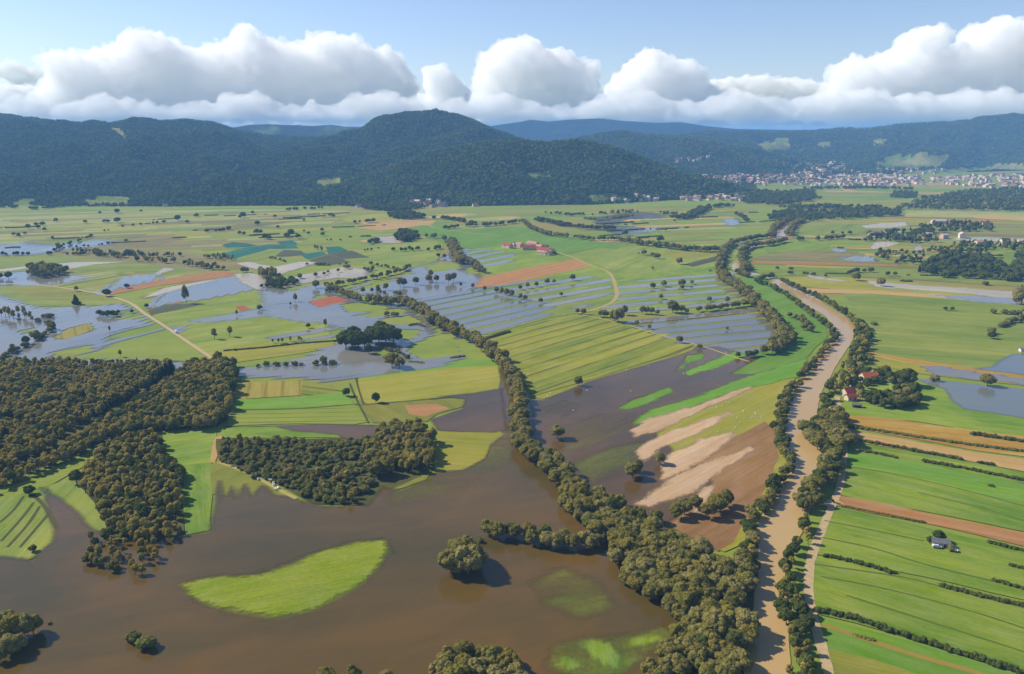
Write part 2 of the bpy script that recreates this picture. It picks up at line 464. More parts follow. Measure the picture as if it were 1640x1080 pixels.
# ground sheet to the horizon
def ground_mat():
    m, nt = new_mat("plain_grass"); h = N(nt)
    ps = h.n("ShaderNodeNewGeometry").outputs["Position"]
    rot = h.n("ShaderNodeMapping"); rot.inputs["Rotation"].default_value = (0, 0, math.radians(-12)); h.set(rot, 0, ps)
    big = h.noise(h.scalev(rot.outputs[0], (0.0016, 0.0034, 0)), 1.0, 4, 0.55, 0.6)
    st = h.noise(h.scalev(rot.outputs[0], (0.003, 0.02, 0)), 1.0, 4, 0.6)
    patch = h.n("ShaderNodeTexVoronoi"); h.set(patch, "Vector", h.scalev(rot.outputs[0], (0.0032, 0.011, 0))); patch.inputs["Scale"].default_value = 1.0
    sepc = h.n("ShaderNodeSeparateColor"); h.set(sepc, 0, patch.outputs["Color"])
    gr = h.noise(h.scalev(ps, (0.06, 0.06, 0)), 1.0, 5, 0.7)
    f = h.math('ADD', h.math('MULTIPLY', h.math('SUBTRACT', st, 0.5), 1.6), h.math('ADD', h.math('MULTIPLY', h.math('SUBTRACT', gr, 0.5), 0.9), 0.45), clamp=True)
    col = h.mix(f, c4(fc(118, 146, 54)), c4(fc(158, 170, 74)))
    col = h.mix(h.mapr(sepc.outputs[0], 0.8, 0.95, 0, 0.7), col, c4(fc(104, 146, 50)))
    col = h.mix(h.mapr(h.math('ADD', big, h.math('MULTIPLY', sepc.outputs[1], 0.12)), 0.56, 0.68, 0, 0.8), col, c4(fc(158, 142, 88)))
    bs = h.n("ShaderNodeBsdfPrincipled"); h.set(bs, "Base Color", col); bs.inputs["Roughness"].default_value = 0.95; bs.inputs["Specular IOR Level"].default_value = 0.1
    bp = h.n("ShaderNodeBump"); bp.inputs["Strength"].default_value = 0.4; h.set(bp, "Height", gr); h.set(bs, "Normal", bp.outputs[0])
    out = h.n("ShaderNodeOutputMaterial"); h.set(out, 0, bs.outputs[0])
    return m
GX, GY = 26000.0, 34000.0
gm = mesh_obj("ground", [(-GX, -900, 0), (GX, -900, 0), (GX, GY, 0), (-GX, GY, 0)], [(0, 1, 2, 3)], ground_mat())
tag(gm, "wide green flood plain of meadows reaching to the hills", kind='structure')

def R(*a): return list(zip(a[0::2], a[1::2]))
# --- the patchwork of narrow plots on the far plain
def plots(region, dpx, n, kinds, ln=(120, 420), wd=(14, 45), seed=1):
    rg = np.random.default_rng(seed)
    W = world_pts(region); q = world_pts(dpx); d = q[1] - q[0]; d /= np.hypot(*d); c = np.array([-d[1], d[0]])
    lo, hi = W.min(0), W.max(0); k = 0; t = 0
    while k < n and t < n * 30:
        t += 1
        p = lo + (hi - lo) * rg.random(2); L, w = rg.uniform(*ln), rg.uniform(*wd); sk = rg.uniform(-0.3, 0.3)
        cs = np.array([p, p + d * L, p + d * (L + sk * w) + c * w, p + d * sk * w + c * w])
        if not inside(cs[:, 0], cs[:, 1], W).all(): continue
        field(kinds[int(rg.integers(0, len(kinds)))], None, W=cs, label=None); k += 1
field('pale', R(-80,345, 200,338, 420,335, 560,338, 520,365, 300,372, 0,392, -80,396))
KL = ['pale', 'green', 'marsh', 'green', 'yellow', 'pale', 'olive', 'bright', 'marsh']
plots(R(-80,341, 560,336, 600,350, 560,392, 340,408, 0,408, -80,400), R(100,380, 400,368), 95, KL, seed=3)
plots(R(560,345, 740,340, 860,350, 700,392, 560,420), R(560,380, 760,366), 30, ['green', 'yellow', 'pale', 'straw', 'bright', 'olive'], seed=4)
plots(R(0,412, 340,425, 420,445, 330,480, 0,500), R(150,470, 320,438), 22, ['green', 'yellow', 'pale', 'olive', 'lined'], (100, 260), (10, 26), seed=5)
plots(R(880,338, 1220,330, 1230,380, 1160,400, 900,396), R(900,380, 1200,368), 40, ['green', 'yellow', 'pale', 'straw', 'bright', 'marsh', 'olive'], seed=6)
plots(R(1240,345, 1700,338, 1700,470, 1240,430), R(1250,420, 1600,432), 60, ['green', 'yellow', 'pale', 'straw', 'marsh', 'olive', 'ochre', 'bright'], (120, 420), (12, 36), seed=7)
plots(R(1200,290, 1700,292, 1700,336, 1200,332), R(1250,320, 1600,322), 40, ['green', 'pale', 'straw', 'bright', 'yellow'], (200, 600), (50, 130), seed=8)
plots(R(240,500, 530,500, 540,550, 350,570), R(300,545, 520,510), 16, ['green', 'yellow', 'bright', 'lined'], (60, 180), (6, 16), seed=9)
# --- far and middle meadows, left
field('marsh', R(300,368, 420,356, 470,355, 440,360, 340,372))
field('marsh', R(170,386, 260,376, 300,380, 250,394, 180,396))
field('green', R(-80,414, 0,412, 60,409, 130,410, 250,420, 330,432, 345,437, 300,441, 200,436, 120,432, 0,437, -80,440))
field('marsh', R(120,398, 200,400, 300,404, 360,412, 430,430, 330,434, 200,420, 100,410))
field('yellow', R(545,350, 570,346, 620,342, 660,345, 640,352, 560,357))
field('straw', R(570,362, 620,357, 720,352, 690,358, 660,364, 610,370, 575,366))
field('green', R(700,352, 730,350, 730,366, 690,362))
field('lush', R(655,366, 700,358, 730,368, 850,362, 870,372, 900,380, 960,388, 1050,396, 1060,402, 1000,400, 960,396, 900,410, 860,400, 820,392, 790,400, 740,398, 700,385, 670,378))
field('green', R(580,396, 690,386, 710,392, 700,420, 640,432, 590,428, 560,410))
field('green', R(560,425, 660,432, 640,440, 580,452, 530,440))
field('dark', R(524,407, 563,402, 593,413, 551,415))
field('dark', R(495,417, 526,408, 547,414, 562,420, 520,426, 500,423))
field('dark', R(440,400, 482,402, 492,408, 450,412, 425,408))
field('green', R(376,415, 433,399, 455,400, 440,411, 400,420))
field('net', R(355,393, 373,388, 401,391, 412,393, 401,396, 362,397), label='far dull teal netting over crop rows beside the hedge')
field('net', R(353,407, 388,398, 430,392, 471,394, 478,398, 433,399, 376,415), label='long teal netting strip curving through the orchard fields')
field('net', R(444,388, 467,385, 476,390, 470,396, 452,394), label='small bright teal netting patch at the far end of the nets')
field('net', R(521,396, 544,395, 557,402, 526,407), label='teal netting square beside the dark crop field')
field('net', R(480,408, 516,403, 523,408, 493,416), label='teal netting patch just left of the dark crop field')
# --- centre right of the farm village
field('bright', R(740,400, 800,396, 890,408, 930,420, 985,440, 1060,400, 1160,404, 1172,425, 1180,460, 1130,490, 1000,500, 940,500, 880,480, 830,450, 760,430), dpx=[(740,440),(900,415)])
field('brick', R(742,452, 830,432, 925,415, 950,426, 900,437, 800,458, 760,462))
field('green', R(940,418, 1000,395, 1160,390, 1205,400, 1172,425, 1100,430, 1000,445, 985,438))
field('yellow', R(1050,408, 1080,402, 1150,402, 1155,410, 1090,416))
field('dark', R(1095,424, 1150,410, 1155,417, 1110,428))
field('lush', R(1180,446, 1220,440, 1260,470, 1320,512, 1325,540, 1290,575, 1260,600, 1200,650, 1150,640, 1120,600, 1180,570, 1255,560, 1270,540, 1240,500, 1190,470), dpx=[(1200,600),(1290,560)])
field('green', R(760,480, 830,462, 940,470, 985,478, 960,496, 925,502, 880,510, 790,535, 740,540, 700,500), dpx=[(700,505),(880,470)])
field('olive', R(1000,520, 1210,492, 1250,530, 1240,555, 1180,570, 1110,555, 1040,530), dpx=[(1040,540),(1210,520)])
field('ridged', R(775,540, 870,515, 950,503, 1050,528, 1115,552, 1080,568, 940,610, 850,636, 835,600, 800,565), dpx=[(800,575),(990,520)])
field('yellow', R(848,637, 940,611, 1080,569, 1117,553, 1110,562, 1000,600, 870,640))
# --- left of the belt
field('brick', R(150,472, 180,464, 250,450, 330,437, 360,435, 396,440, 330,448, 250,459, 180,472))
field('green', R(-80,458, 10,458, 60,457, 130,462, 190,478, 200,488, 150,490, 60,492, 20,480, -80,484), dpx=[(0,470),(150,470)])
field('olive', R(10,462, 60,459, 120,463, 180,476, 120,480, 40,474))
field('green', R(240,503, 300,492, 380,478, 440,488, 470,495, 520,505, 530,540, 535,549, 470,558, 380,562, 345,577, 300,545), dpx=[(300,540),(520,508)])
field('yellow', R(350,562, 400,552, 535,548, 538,557, 480,567, 380,581, 352,578), dpx=[(350,570),(530,552)])
field('lined', R(400,515, 470,500, 530,505, 525,520, 440,530), dpx=[(400,528),(530,508)])
field('rust', R(376,492, 390,490, 404,497, 388,500), label='small rust red plot between green meadows')
field('rust', R(492,485, 536,474, 562,482, 512,493), label='rust red plot jutting into the flood beside the tree belt')
field('brick', R(232,493, 288,482, 296,484, 238,497))
field('dark', R(236,499, 262,488, 316,487, 318,490, 242,506), label='dark grey rows of a covered vegetable plot')
field('dark', R(392,505, 440,497, 442,500, 398,508))
field('lush', R(572,602, 650,592, 740,578, 790,577, 797,586, 700,596, 580,612), dpx=[(580,606),(780,580)])
field('yellow', R(574,608, 640,600, 720,590, 797,586, 802,610, 800,626, 760,632, 660,642, 590,648, 574,640), dpx=[(580,630),(790,600)])
field('beds', R(376,614, 485,610, 483,634, 390,640, 374,638), dpx=[(400,640),(404,612)])
field('ridged', R(485,612, 532,618, 555,628, 483,636))
field('lush', R(374,640, 483,636, 555,628, 566,648, 480,656, 370,658))
field('lined', R(368,658, 480,656, 568,649, 592,676, 560,682, 364,684))
field('olive', R(575,648, 660,642, 748,640, 742,652, 700,664, 684,676, 596,678), dpx=[(600,650),(640,676)])
field('soil', R(648,650, 700,648, 720,655, 680,668, 655,664))
field('bright', R(362,685, 480,684, 560,692, 545,702, 450,702, 358,702))
field('yellow', R(688,690, 740,693, 800,687, 806,700, 786,714, 778,735, 742,756, 692,760))
field('olive', R(618,766, 690,759, 682,770, 640,784, 615,790))
field('bright', R(246,702, 345,684, 347,700, 340,742, 290,746, 262,735))
field('bright', R(288,746, 338,742, 338,850, 298,858, 290,800), dpx=[(310,750),(316,850)])
field('straw', R(346,700, 356,698, 344,742, 337,742))
field('olive', R(338,744, 360,735, 400,752, 450,778, 470,796, 400,800, 340,792))
field('lined', R(-80,800, 0,776, 130,722, 225,690, 250,698, 215,712, 150,740, 60,790, -80,840))
field('green', R(-80,835, 0,800, 60,785, 110,768, 130,775, 170,830, 175,850, 150,862, 90,880, 45,898, -80,900), dpx=[(0,860),(60,800)])
field('wood', R(-90,590, 70,582, 280,578, 375,584, 379,602, 366,672, 348,684, 250,692, 180,704, 100,738, 0,778, -90,812))
field('wood', R(120,772, 165,728, 240,692, 262,700, 250,722, 270,730, 290,760, 296,855, 270,866, 180,860, 140,860, 172,845, 160,815))
field('wood', R(346,704, 450,704, 560,702, 610,680, 690,690, 697,755, 620,788, 590,812, 500,808, 440,775, 352,742))
field('wood', R(850,742, 875,740, 935,785, 1000,815, 1050,850, 1120,880, 1185,900, 1215,870, 1208,950, 1200,1000, 1190,1100, 1060,1130, 1075,1020, 1020,960, 960,890, 900,820))
# --- between lake and river
field('yellow', R(1010,660, 1120,622, 1255,590, 1275,600, 1262,640, 1255,700, 1262,745, 1240,790, 1215,830, 1195,870, 1160,885, 1120,870, 1050,830, 1080,760, 1040,700), dpx=[(1100,760),(1230,690)])
field('redsoil', R(1100,748, 1150,715, 1225,676, 1242,690, 1248,735, 1225,785, 1200,825, 1175,870, 1150,884, 1105,862, 1068,842, 1075,820, 1100,790), dpx=[(1110,790),(1230,720)])
# --- right bank
field('green', R(1375,500, 1345,466, 1400,470, 1520,478, 1640,488, 1760,496, 1760,610, 1640,602, 1560,592, 1450,580, 1380,560, 1385,530), dpx=[(1400,520),(1640,535)])
field('yellow', R(1385,572, 1470,580, 1560,592, 1640,602, 1760,616, 1760,640, 1640,618, 1480,600, 1390,585))
field('ochre', R(1380,562, 1450,574, 1560,590, 1650,604, 1650,608, 1560,597, 1450,582, 1380,568))
field('straw', R(1288,462, 1400,465, 1520,472, 1640,480, 1640,485, 1500,478, 1400,471, 1295,470))
field('yellow', R(1250,445, 1330,442, 1440,452, 1520,458, 1640,470, 1640,480, 1400,466, 1290,461))
field('green', R(1205,436, 1400,428, 1640,440, 1760,446, 1760,462, 1640,460, 1400,445, 1240,442))
field('soil', R(1190,418, 1300,420, 1440,424, 1440,427, 1300,425, 1190,423))
field('marsh', R(1215,410, 1290,400, 1380,408, 1410,417, 1300,418, 1200,417), dpx=[(1200,415),(1400,415)])
field('bright', R(1220,394, 1260,386, 1300,388, 1330,396, 1300,402, 1230,406))
field('green', R(1265,368, 1300,356, 1400,360, 1380,375, 1270,378))
field('pale', R(1280,342, 1350,340, 1380,345, 1330,354, 1290,350))
field('pale', R(1450,338, 1640,340, 1760,342, 1760,356, 1640,350, 1450,348))
field('straw', R(1560,345, 1640,348, 1760,356, 1760,362, 1640,354, 1560,350))
field('bright', R(1590,408, 1640,402, 1700,404, 1700,432, 1590,424))
field('bright', R(1341,640, 1400,650, 1470,632, 1468,608, 1500,612, 1640,670, 1760,680, 1760,712, 1640,704, 1450,674, 1350,664), dpx=[(1350,655),(1640,690)])
field('bright', R(1380,618, 1440,612, 1468,620, 1460,640, 1400,645, 1375,635))
field('ochre', R(1350,665, 1440,673, 1560,690, 1640,700, 1760,720, 1760,752, 1640,732, 1560,722, 1440,700, 1353,684))
field('straw', R(1355,689, 1440,703, 1560,725, 1640,736, 1760,757, 1760,785, 1640,756, 1500,730, 1357,707), label='pale straw strip below the ochre crop')
field('bright', R(1355,707, 1500,731, 1640,757, 1760,786, 1760,812, 1640,775, 1477,742, 1354,724))
field('lush', R(1353,724, 1477,742, 1640,776, 1760,812, 1760,860, 1640,828, 1480,770, 1353,745))
field('bright', R(1353,745, 1480,768, 1640,810, 1760,845, 1760,882, 1640,853, 1450,815, 1345,794), dpx=[(1353,760),(1640,830)])
field('soil', R(1344,795, 1450,815, 1640,854, 1760,882, 1760,908, 1640,876, 1450,833, 1340,811), label='bare tan ploughed strip between bright meadows')
field('bright', R(1338,814, 1450,838, 1640,880, 1760,910, 1760,1020, 1640,962, 1480,925, 1304,888, 1318,848), dpx=[(1310,860),(1640,940)])
field('bright', R(1303,890, 1480,927, 1640,966, 1760,1020, 1760,1120, 1640,1080, 1480,1030, 1310,985, 1297,945), dpx=[(1310,940),(1640,1040)])
field('lush', R(1310,988, 1480,1033, 1640,1083, 1760,1125, 1760,1200, 1330,1200, 1320,1050), dpx=[(1320,1010),(1640,1110)])
field('olive', R(1322,1040, 1400,1058, 1480,1085, 1500,1200, 1330,1200))

# --- soft-edged patches
def S(kind, px, w=5, label=None, name=None, **k):
    nm = name or {'s_mud': 'mud', 's_pale': 'mud'}.get(kind, 'meadow')
    return soft(nm, FM[kind], px, w, label=label or 'patch of ' + kind[2:] + ' ground at the flood edge', **k)

# --- waters
WM = {
 'brown': water_mat("brown_flood_water", fc(118,92,40,0.97), fc(84,80,40,0.85), 0.1, nz=0.8, spec=0.42),
 'dark':  water_mat("dark_flood_water", fc(98,80,46,0.85), fc(122,96,58,0.95), 0.08, nz=0.9, spec=0.33),
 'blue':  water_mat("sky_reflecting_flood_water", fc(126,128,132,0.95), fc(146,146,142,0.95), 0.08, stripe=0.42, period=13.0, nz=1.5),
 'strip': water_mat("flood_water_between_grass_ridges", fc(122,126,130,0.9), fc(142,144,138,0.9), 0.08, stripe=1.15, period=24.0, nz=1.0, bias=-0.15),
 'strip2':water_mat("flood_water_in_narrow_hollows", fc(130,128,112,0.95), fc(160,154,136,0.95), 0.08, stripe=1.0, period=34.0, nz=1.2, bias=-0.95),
 'pale':  water_mat("silty_cloud_glare_water", fc(206,196,172), fc(178,172,158), 0.25, nz=1.2),  # white cloud reflection on silty water is painted into the pale base colour
 'river': water_mat("muddy_river_water", fc(202,174,124,1.0), fc(198,168,118,1.0), 0.12, nz=0.15, spec=0.45),
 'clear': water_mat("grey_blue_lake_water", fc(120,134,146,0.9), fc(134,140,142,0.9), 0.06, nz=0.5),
}
def Wt(kind, px, w=5, holes=(), label='', name='flood_water', z=None, **k):
    if z is None: _lay[0] += 0.001
    return soft(name, WM[kind], px, w, holes, label=label, z=z or _lay[0], **k)

# left plain
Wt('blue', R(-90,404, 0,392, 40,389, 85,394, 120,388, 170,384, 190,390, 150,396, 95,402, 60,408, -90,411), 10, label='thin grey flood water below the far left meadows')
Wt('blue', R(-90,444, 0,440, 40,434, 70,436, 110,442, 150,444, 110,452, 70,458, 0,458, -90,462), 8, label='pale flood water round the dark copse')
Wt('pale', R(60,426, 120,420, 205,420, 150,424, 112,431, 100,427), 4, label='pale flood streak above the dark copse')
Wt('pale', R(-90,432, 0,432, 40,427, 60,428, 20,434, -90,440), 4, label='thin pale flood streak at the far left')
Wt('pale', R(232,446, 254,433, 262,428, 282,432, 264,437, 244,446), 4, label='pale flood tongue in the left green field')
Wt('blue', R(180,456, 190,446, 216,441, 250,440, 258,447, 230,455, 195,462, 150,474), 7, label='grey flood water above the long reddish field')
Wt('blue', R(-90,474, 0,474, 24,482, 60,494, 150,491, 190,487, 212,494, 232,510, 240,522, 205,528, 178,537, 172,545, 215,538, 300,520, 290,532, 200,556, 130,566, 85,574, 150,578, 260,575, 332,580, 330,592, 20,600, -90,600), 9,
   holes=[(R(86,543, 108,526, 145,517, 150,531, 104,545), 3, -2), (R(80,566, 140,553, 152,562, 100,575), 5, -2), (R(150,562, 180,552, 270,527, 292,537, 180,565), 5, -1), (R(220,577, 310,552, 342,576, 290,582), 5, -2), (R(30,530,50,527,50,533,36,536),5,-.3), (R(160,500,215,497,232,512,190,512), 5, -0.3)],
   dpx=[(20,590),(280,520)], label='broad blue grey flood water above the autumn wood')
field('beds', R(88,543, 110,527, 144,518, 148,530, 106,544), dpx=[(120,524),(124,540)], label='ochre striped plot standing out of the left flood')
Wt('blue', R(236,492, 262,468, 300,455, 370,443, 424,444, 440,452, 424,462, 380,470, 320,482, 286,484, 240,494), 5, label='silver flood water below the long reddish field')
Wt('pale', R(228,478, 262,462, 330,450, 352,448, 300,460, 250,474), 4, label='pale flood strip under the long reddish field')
Wt('pale', R(376,440, 400,438, 424,442, 426,466, 404,462, 380,450), 5, label='flood water painted pale with cloud glare beside the willow clump')
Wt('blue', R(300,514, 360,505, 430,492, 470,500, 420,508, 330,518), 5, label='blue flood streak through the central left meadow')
Wt('strip2', R(420,540, 480,528, 540,520, 560,535, 520,545, 440,552), 6, dpx=[(420,545),(540,525)], label='shallow blue flood water around two lone trees')
# central flood
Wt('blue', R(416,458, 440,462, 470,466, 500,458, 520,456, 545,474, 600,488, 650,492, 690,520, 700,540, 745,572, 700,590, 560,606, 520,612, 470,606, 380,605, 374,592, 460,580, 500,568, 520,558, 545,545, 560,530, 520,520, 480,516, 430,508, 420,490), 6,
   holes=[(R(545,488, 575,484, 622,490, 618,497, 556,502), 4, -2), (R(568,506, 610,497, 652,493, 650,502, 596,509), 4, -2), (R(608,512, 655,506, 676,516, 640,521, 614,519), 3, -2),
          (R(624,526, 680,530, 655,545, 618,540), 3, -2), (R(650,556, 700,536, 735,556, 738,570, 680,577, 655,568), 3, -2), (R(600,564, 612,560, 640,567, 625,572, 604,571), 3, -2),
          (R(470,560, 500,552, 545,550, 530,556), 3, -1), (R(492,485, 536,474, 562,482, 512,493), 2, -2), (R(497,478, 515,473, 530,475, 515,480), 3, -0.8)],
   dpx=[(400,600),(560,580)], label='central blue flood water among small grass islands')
Wt('pale', R(428,452, 460,444, 505,436, 545,428, 590,432, 585,448, 540,446, 500,452, 455,462), 6, holes=[(R(440,446, 470,438, 480,442, 455,450), 4, -2)], label='silty flood flats painted pale with cloud glare by the orchard')
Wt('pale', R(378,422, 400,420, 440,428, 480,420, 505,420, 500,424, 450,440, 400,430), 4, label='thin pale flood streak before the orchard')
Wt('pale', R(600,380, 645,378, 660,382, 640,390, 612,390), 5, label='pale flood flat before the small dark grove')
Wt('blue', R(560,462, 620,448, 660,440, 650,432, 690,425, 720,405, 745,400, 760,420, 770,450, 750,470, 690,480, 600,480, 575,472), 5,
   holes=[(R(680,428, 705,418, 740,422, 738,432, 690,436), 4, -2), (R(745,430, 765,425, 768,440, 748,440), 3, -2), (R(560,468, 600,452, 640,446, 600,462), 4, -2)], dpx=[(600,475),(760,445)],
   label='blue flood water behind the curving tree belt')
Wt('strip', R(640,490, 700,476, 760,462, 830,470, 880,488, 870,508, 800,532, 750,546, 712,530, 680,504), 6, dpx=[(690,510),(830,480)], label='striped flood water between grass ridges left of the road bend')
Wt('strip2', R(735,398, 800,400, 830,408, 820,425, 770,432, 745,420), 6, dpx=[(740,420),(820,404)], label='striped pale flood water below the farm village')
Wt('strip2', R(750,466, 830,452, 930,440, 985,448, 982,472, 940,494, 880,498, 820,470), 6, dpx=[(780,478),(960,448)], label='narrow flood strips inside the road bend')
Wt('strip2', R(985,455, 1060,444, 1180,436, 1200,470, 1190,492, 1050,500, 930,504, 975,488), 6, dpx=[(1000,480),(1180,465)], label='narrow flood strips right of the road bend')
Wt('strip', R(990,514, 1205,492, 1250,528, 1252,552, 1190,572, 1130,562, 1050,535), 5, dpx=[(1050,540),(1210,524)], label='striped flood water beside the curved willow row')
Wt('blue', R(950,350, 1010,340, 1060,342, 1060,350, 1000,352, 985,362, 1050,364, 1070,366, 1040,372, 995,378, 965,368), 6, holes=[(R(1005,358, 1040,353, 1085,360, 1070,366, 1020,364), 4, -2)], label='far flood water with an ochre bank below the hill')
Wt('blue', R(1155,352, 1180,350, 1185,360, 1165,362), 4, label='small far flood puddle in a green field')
# the dark lake right of the belt
Wt('dark', R(835,640, 870,642, 940,612, 1085,571, 1120,556, 1150,556, 1190,568, 1215,575, 1170,600, 1250,600, 1120,650, 1060,668, 1060,690, 1075,720, 1100,745, 1130,750, 1140,775, 1120,800, 1075,835, 1010,860, 900,830, 850,740, 820,690), 5,
   holes=[(R(1080,596, 1100,570, 1128,566, 1122,574, 1090,582), 3, -2), (R(1095,598, 1135,580, 1180,564, 1195,570, 1150,588, 1105,600), 4, -2),
          (R(995,655, 1010,642, 1070,622, 1076,626, 1040,646, 1005,656), 4, -2), (R(1010,678, 1040,658, 1110,640, 1180,612, 1300,580, 1300,605, 1190,625, 1100,655, 1040,675), 5, -2),
          (R(1050,695, 1080,680, 1150,662, 1220,640, 1260,650, 1180,690, 1100,722, 1070,715), 5, -2),
          (R(900,690, 960,668, 1010,664, 985,690, 930,715, 905,715), 16, 0.2), (R(930,745, 985,720, 1030,712, 1000,745, 950,770), 14, 0.15), (R(880,655, 905,645, 925,650, 900,668), 10, 0.22)],
   dpx=[(860,760),(1180,640)], label='dark brown lake of flood water between tree belt and river meadow')
for pts, lb in ((R(1088,594, 1104,572, 1130,567, 1122,575, 1096,585), 'small lush island at the far end of the dark lake'),
            (R(1095,598, 1135,580, 1180,564, 1198,570, 1150,588, 1105,602), 'lush strip beside the path end in the dark lake'),
            (R(992,656, 1010,643, 1072,622, 1078,626, 1040,647, 1005,657), 'narrow lush strip lying in the dark lake'),
            (R(1012,680, 1040,658, 1110,638, 1180,610, 1290,575, 1300,600, 1190,624, 1100,656, 1040,678), 'long lush strip reaching into the dark lake')):
    S('s_lush', pts, 7, lb, dpx=[(1000,680),(1200,620)], name='grass_strip')
for pts, lb in ((R(1010,690, 1040,672, 1100,655, 1200,620, 1205,623, 1130,655, 1060,690, 1015,702), 'thin silt tongue between two green strips'),
            (R(1020,725, 1040,708, 1080,690, 1170,660, 1172,664, 1120,695, 1060,718, 1030,740), 'pale silt tongue with a curved tip'),
            (R(1060,752, 1072,728, 1120,705, 1170,692, 1178,698, 1140,730, 1100,755, 1060,770), 'broad pale silt tongue by the two lake trees'),
            (R(1020,808, 1060,780, 1110,750, 1200,718, 1205,722, 1160,752, 1110,790, 1040,812), 'largest pale silt tongue at the lake end'),
            (R(1105,800, 1130,782, 1145,778, 1138,800, 1115,822), 'small silt patch beside the orchard trees')):
    S('s_mud', pts, 7, lb, dpx=[(1040,760),(1180,690)])
# foreground flood
field('bright', R(880,1090, 880,1020, 1000,1010, 1080,1000, 1080,1040, 1000,1090), label='bright grass drowned under shallow brown water')
ISL = R(290,940, 330,928, 400,925, 450,912, 520,885, 570,870, 612,868, 622,885, 600,915, 560,950, 500,978, 440,990, 370,978, 320,960)
Wt('brown', R(-120,1180, -120,915, -5,893, 50,899, 86,868, 84,846, 72,800, 64,782, 76,784, 108,808, 150,846, 172,862, 230,870, 296,858, 336,852, 344,800, 352,772, 360,800, 372,780, 380,800, 392,776, 404,796, 420,778, 440,792, 520,812, 590,812, 612,780, 640,786, 682,770, 700,757, 742,754, 776,735, 786,712, 806,698, 800,650, 802,612, 800,590, 815,590, 850,640, 860,720, 960,800, 1080,850, 1120,920, 1120,1180), 5,
   holes=[(ISL, 9, -2), (R(865,940, 900,920, 950,940, 965,970, 930,980, 880,960), 14, 0.12), (R(880,1066, 890,1036, 930,1026, 990,1024, 1060,1008, 1074,1024, 1030,1046, 990,1078, 930,1086), 10, -0.05),
          (R(938,1046, 924,1032, 950,1024, 976,1032, 996,1052, 988,1072, 966,1066), 3, -0.6), (R(1000,1034, 1012,1024, 1050,1018, 1062,1028, 1030,1038), 3, -0.5), (R(890,1066, 900,1050, 930,1062, 925,1078), 4, -0.35), (R(700,700, 760,690, 806,690, 800,740, 720,790, 640,800), 22, 0.18)],
   cell=2.4, dpx=[(0,1000),(600,900)], label='brown flood water filling the foreground')
soft('grass_island', FM['s_lime'], ISL, 7, cell=1.6, dpx=[(300,950),(600,890)], label='lime green grass island alone in the brown flood')
Wt('dark', R(440,684, 520,680, 612,682, 640,690, 610,704, 560,706, 540,698, 470,692), 4, label='dark flood tongue above the shrubby wood')
Wt('dark', R(690,672, 740,655, 745,640, 700,636, 760,630, 805,622, 806,650, 812,690, 790,694, 740,692, 700,690), 5, label='dark flood tongue between yellow meadows')
# right
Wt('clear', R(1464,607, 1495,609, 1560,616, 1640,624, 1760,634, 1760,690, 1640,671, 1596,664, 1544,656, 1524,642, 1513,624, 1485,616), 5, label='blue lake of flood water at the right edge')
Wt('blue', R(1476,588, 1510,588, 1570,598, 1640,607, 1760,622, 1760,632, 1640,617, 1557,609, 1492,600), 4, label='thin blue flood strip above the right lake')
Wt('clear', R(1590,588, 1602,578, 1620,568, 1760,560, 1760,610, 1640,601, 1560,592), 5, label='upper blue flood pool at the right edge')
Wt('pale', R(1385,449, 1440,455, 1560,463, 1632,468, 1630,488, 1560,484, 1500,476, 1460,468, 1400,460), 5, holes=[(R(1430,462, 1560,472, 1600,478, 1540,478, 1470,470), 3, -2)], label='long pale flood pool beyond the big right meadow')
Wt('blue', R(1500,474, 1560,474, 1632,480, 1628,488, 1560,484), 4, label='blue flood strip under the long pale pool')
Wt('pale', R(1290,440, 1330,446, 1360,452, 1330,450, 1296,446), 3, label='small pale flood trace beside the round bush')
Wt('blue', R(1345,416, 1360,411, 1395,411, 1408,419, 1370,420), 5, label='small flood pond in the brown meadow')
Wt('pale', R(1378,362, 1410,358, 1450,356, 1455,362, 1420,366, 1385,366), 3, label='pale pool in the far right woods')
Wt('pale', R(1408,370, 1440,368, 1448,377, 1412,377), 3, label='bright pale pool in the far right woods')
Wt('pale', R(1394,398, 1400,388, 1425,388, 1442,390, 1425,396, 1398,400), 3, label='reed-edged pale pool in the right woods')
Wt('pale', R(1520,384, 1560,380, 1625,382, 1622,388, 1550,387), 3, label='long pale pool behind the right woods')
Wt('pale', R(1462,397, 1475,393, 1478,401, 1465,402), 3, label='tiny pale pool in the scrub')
Wt('blue', R(1330,399, 1352,397, 1356,404, 1336,404), 3, label='small dark pond by the far poplars')

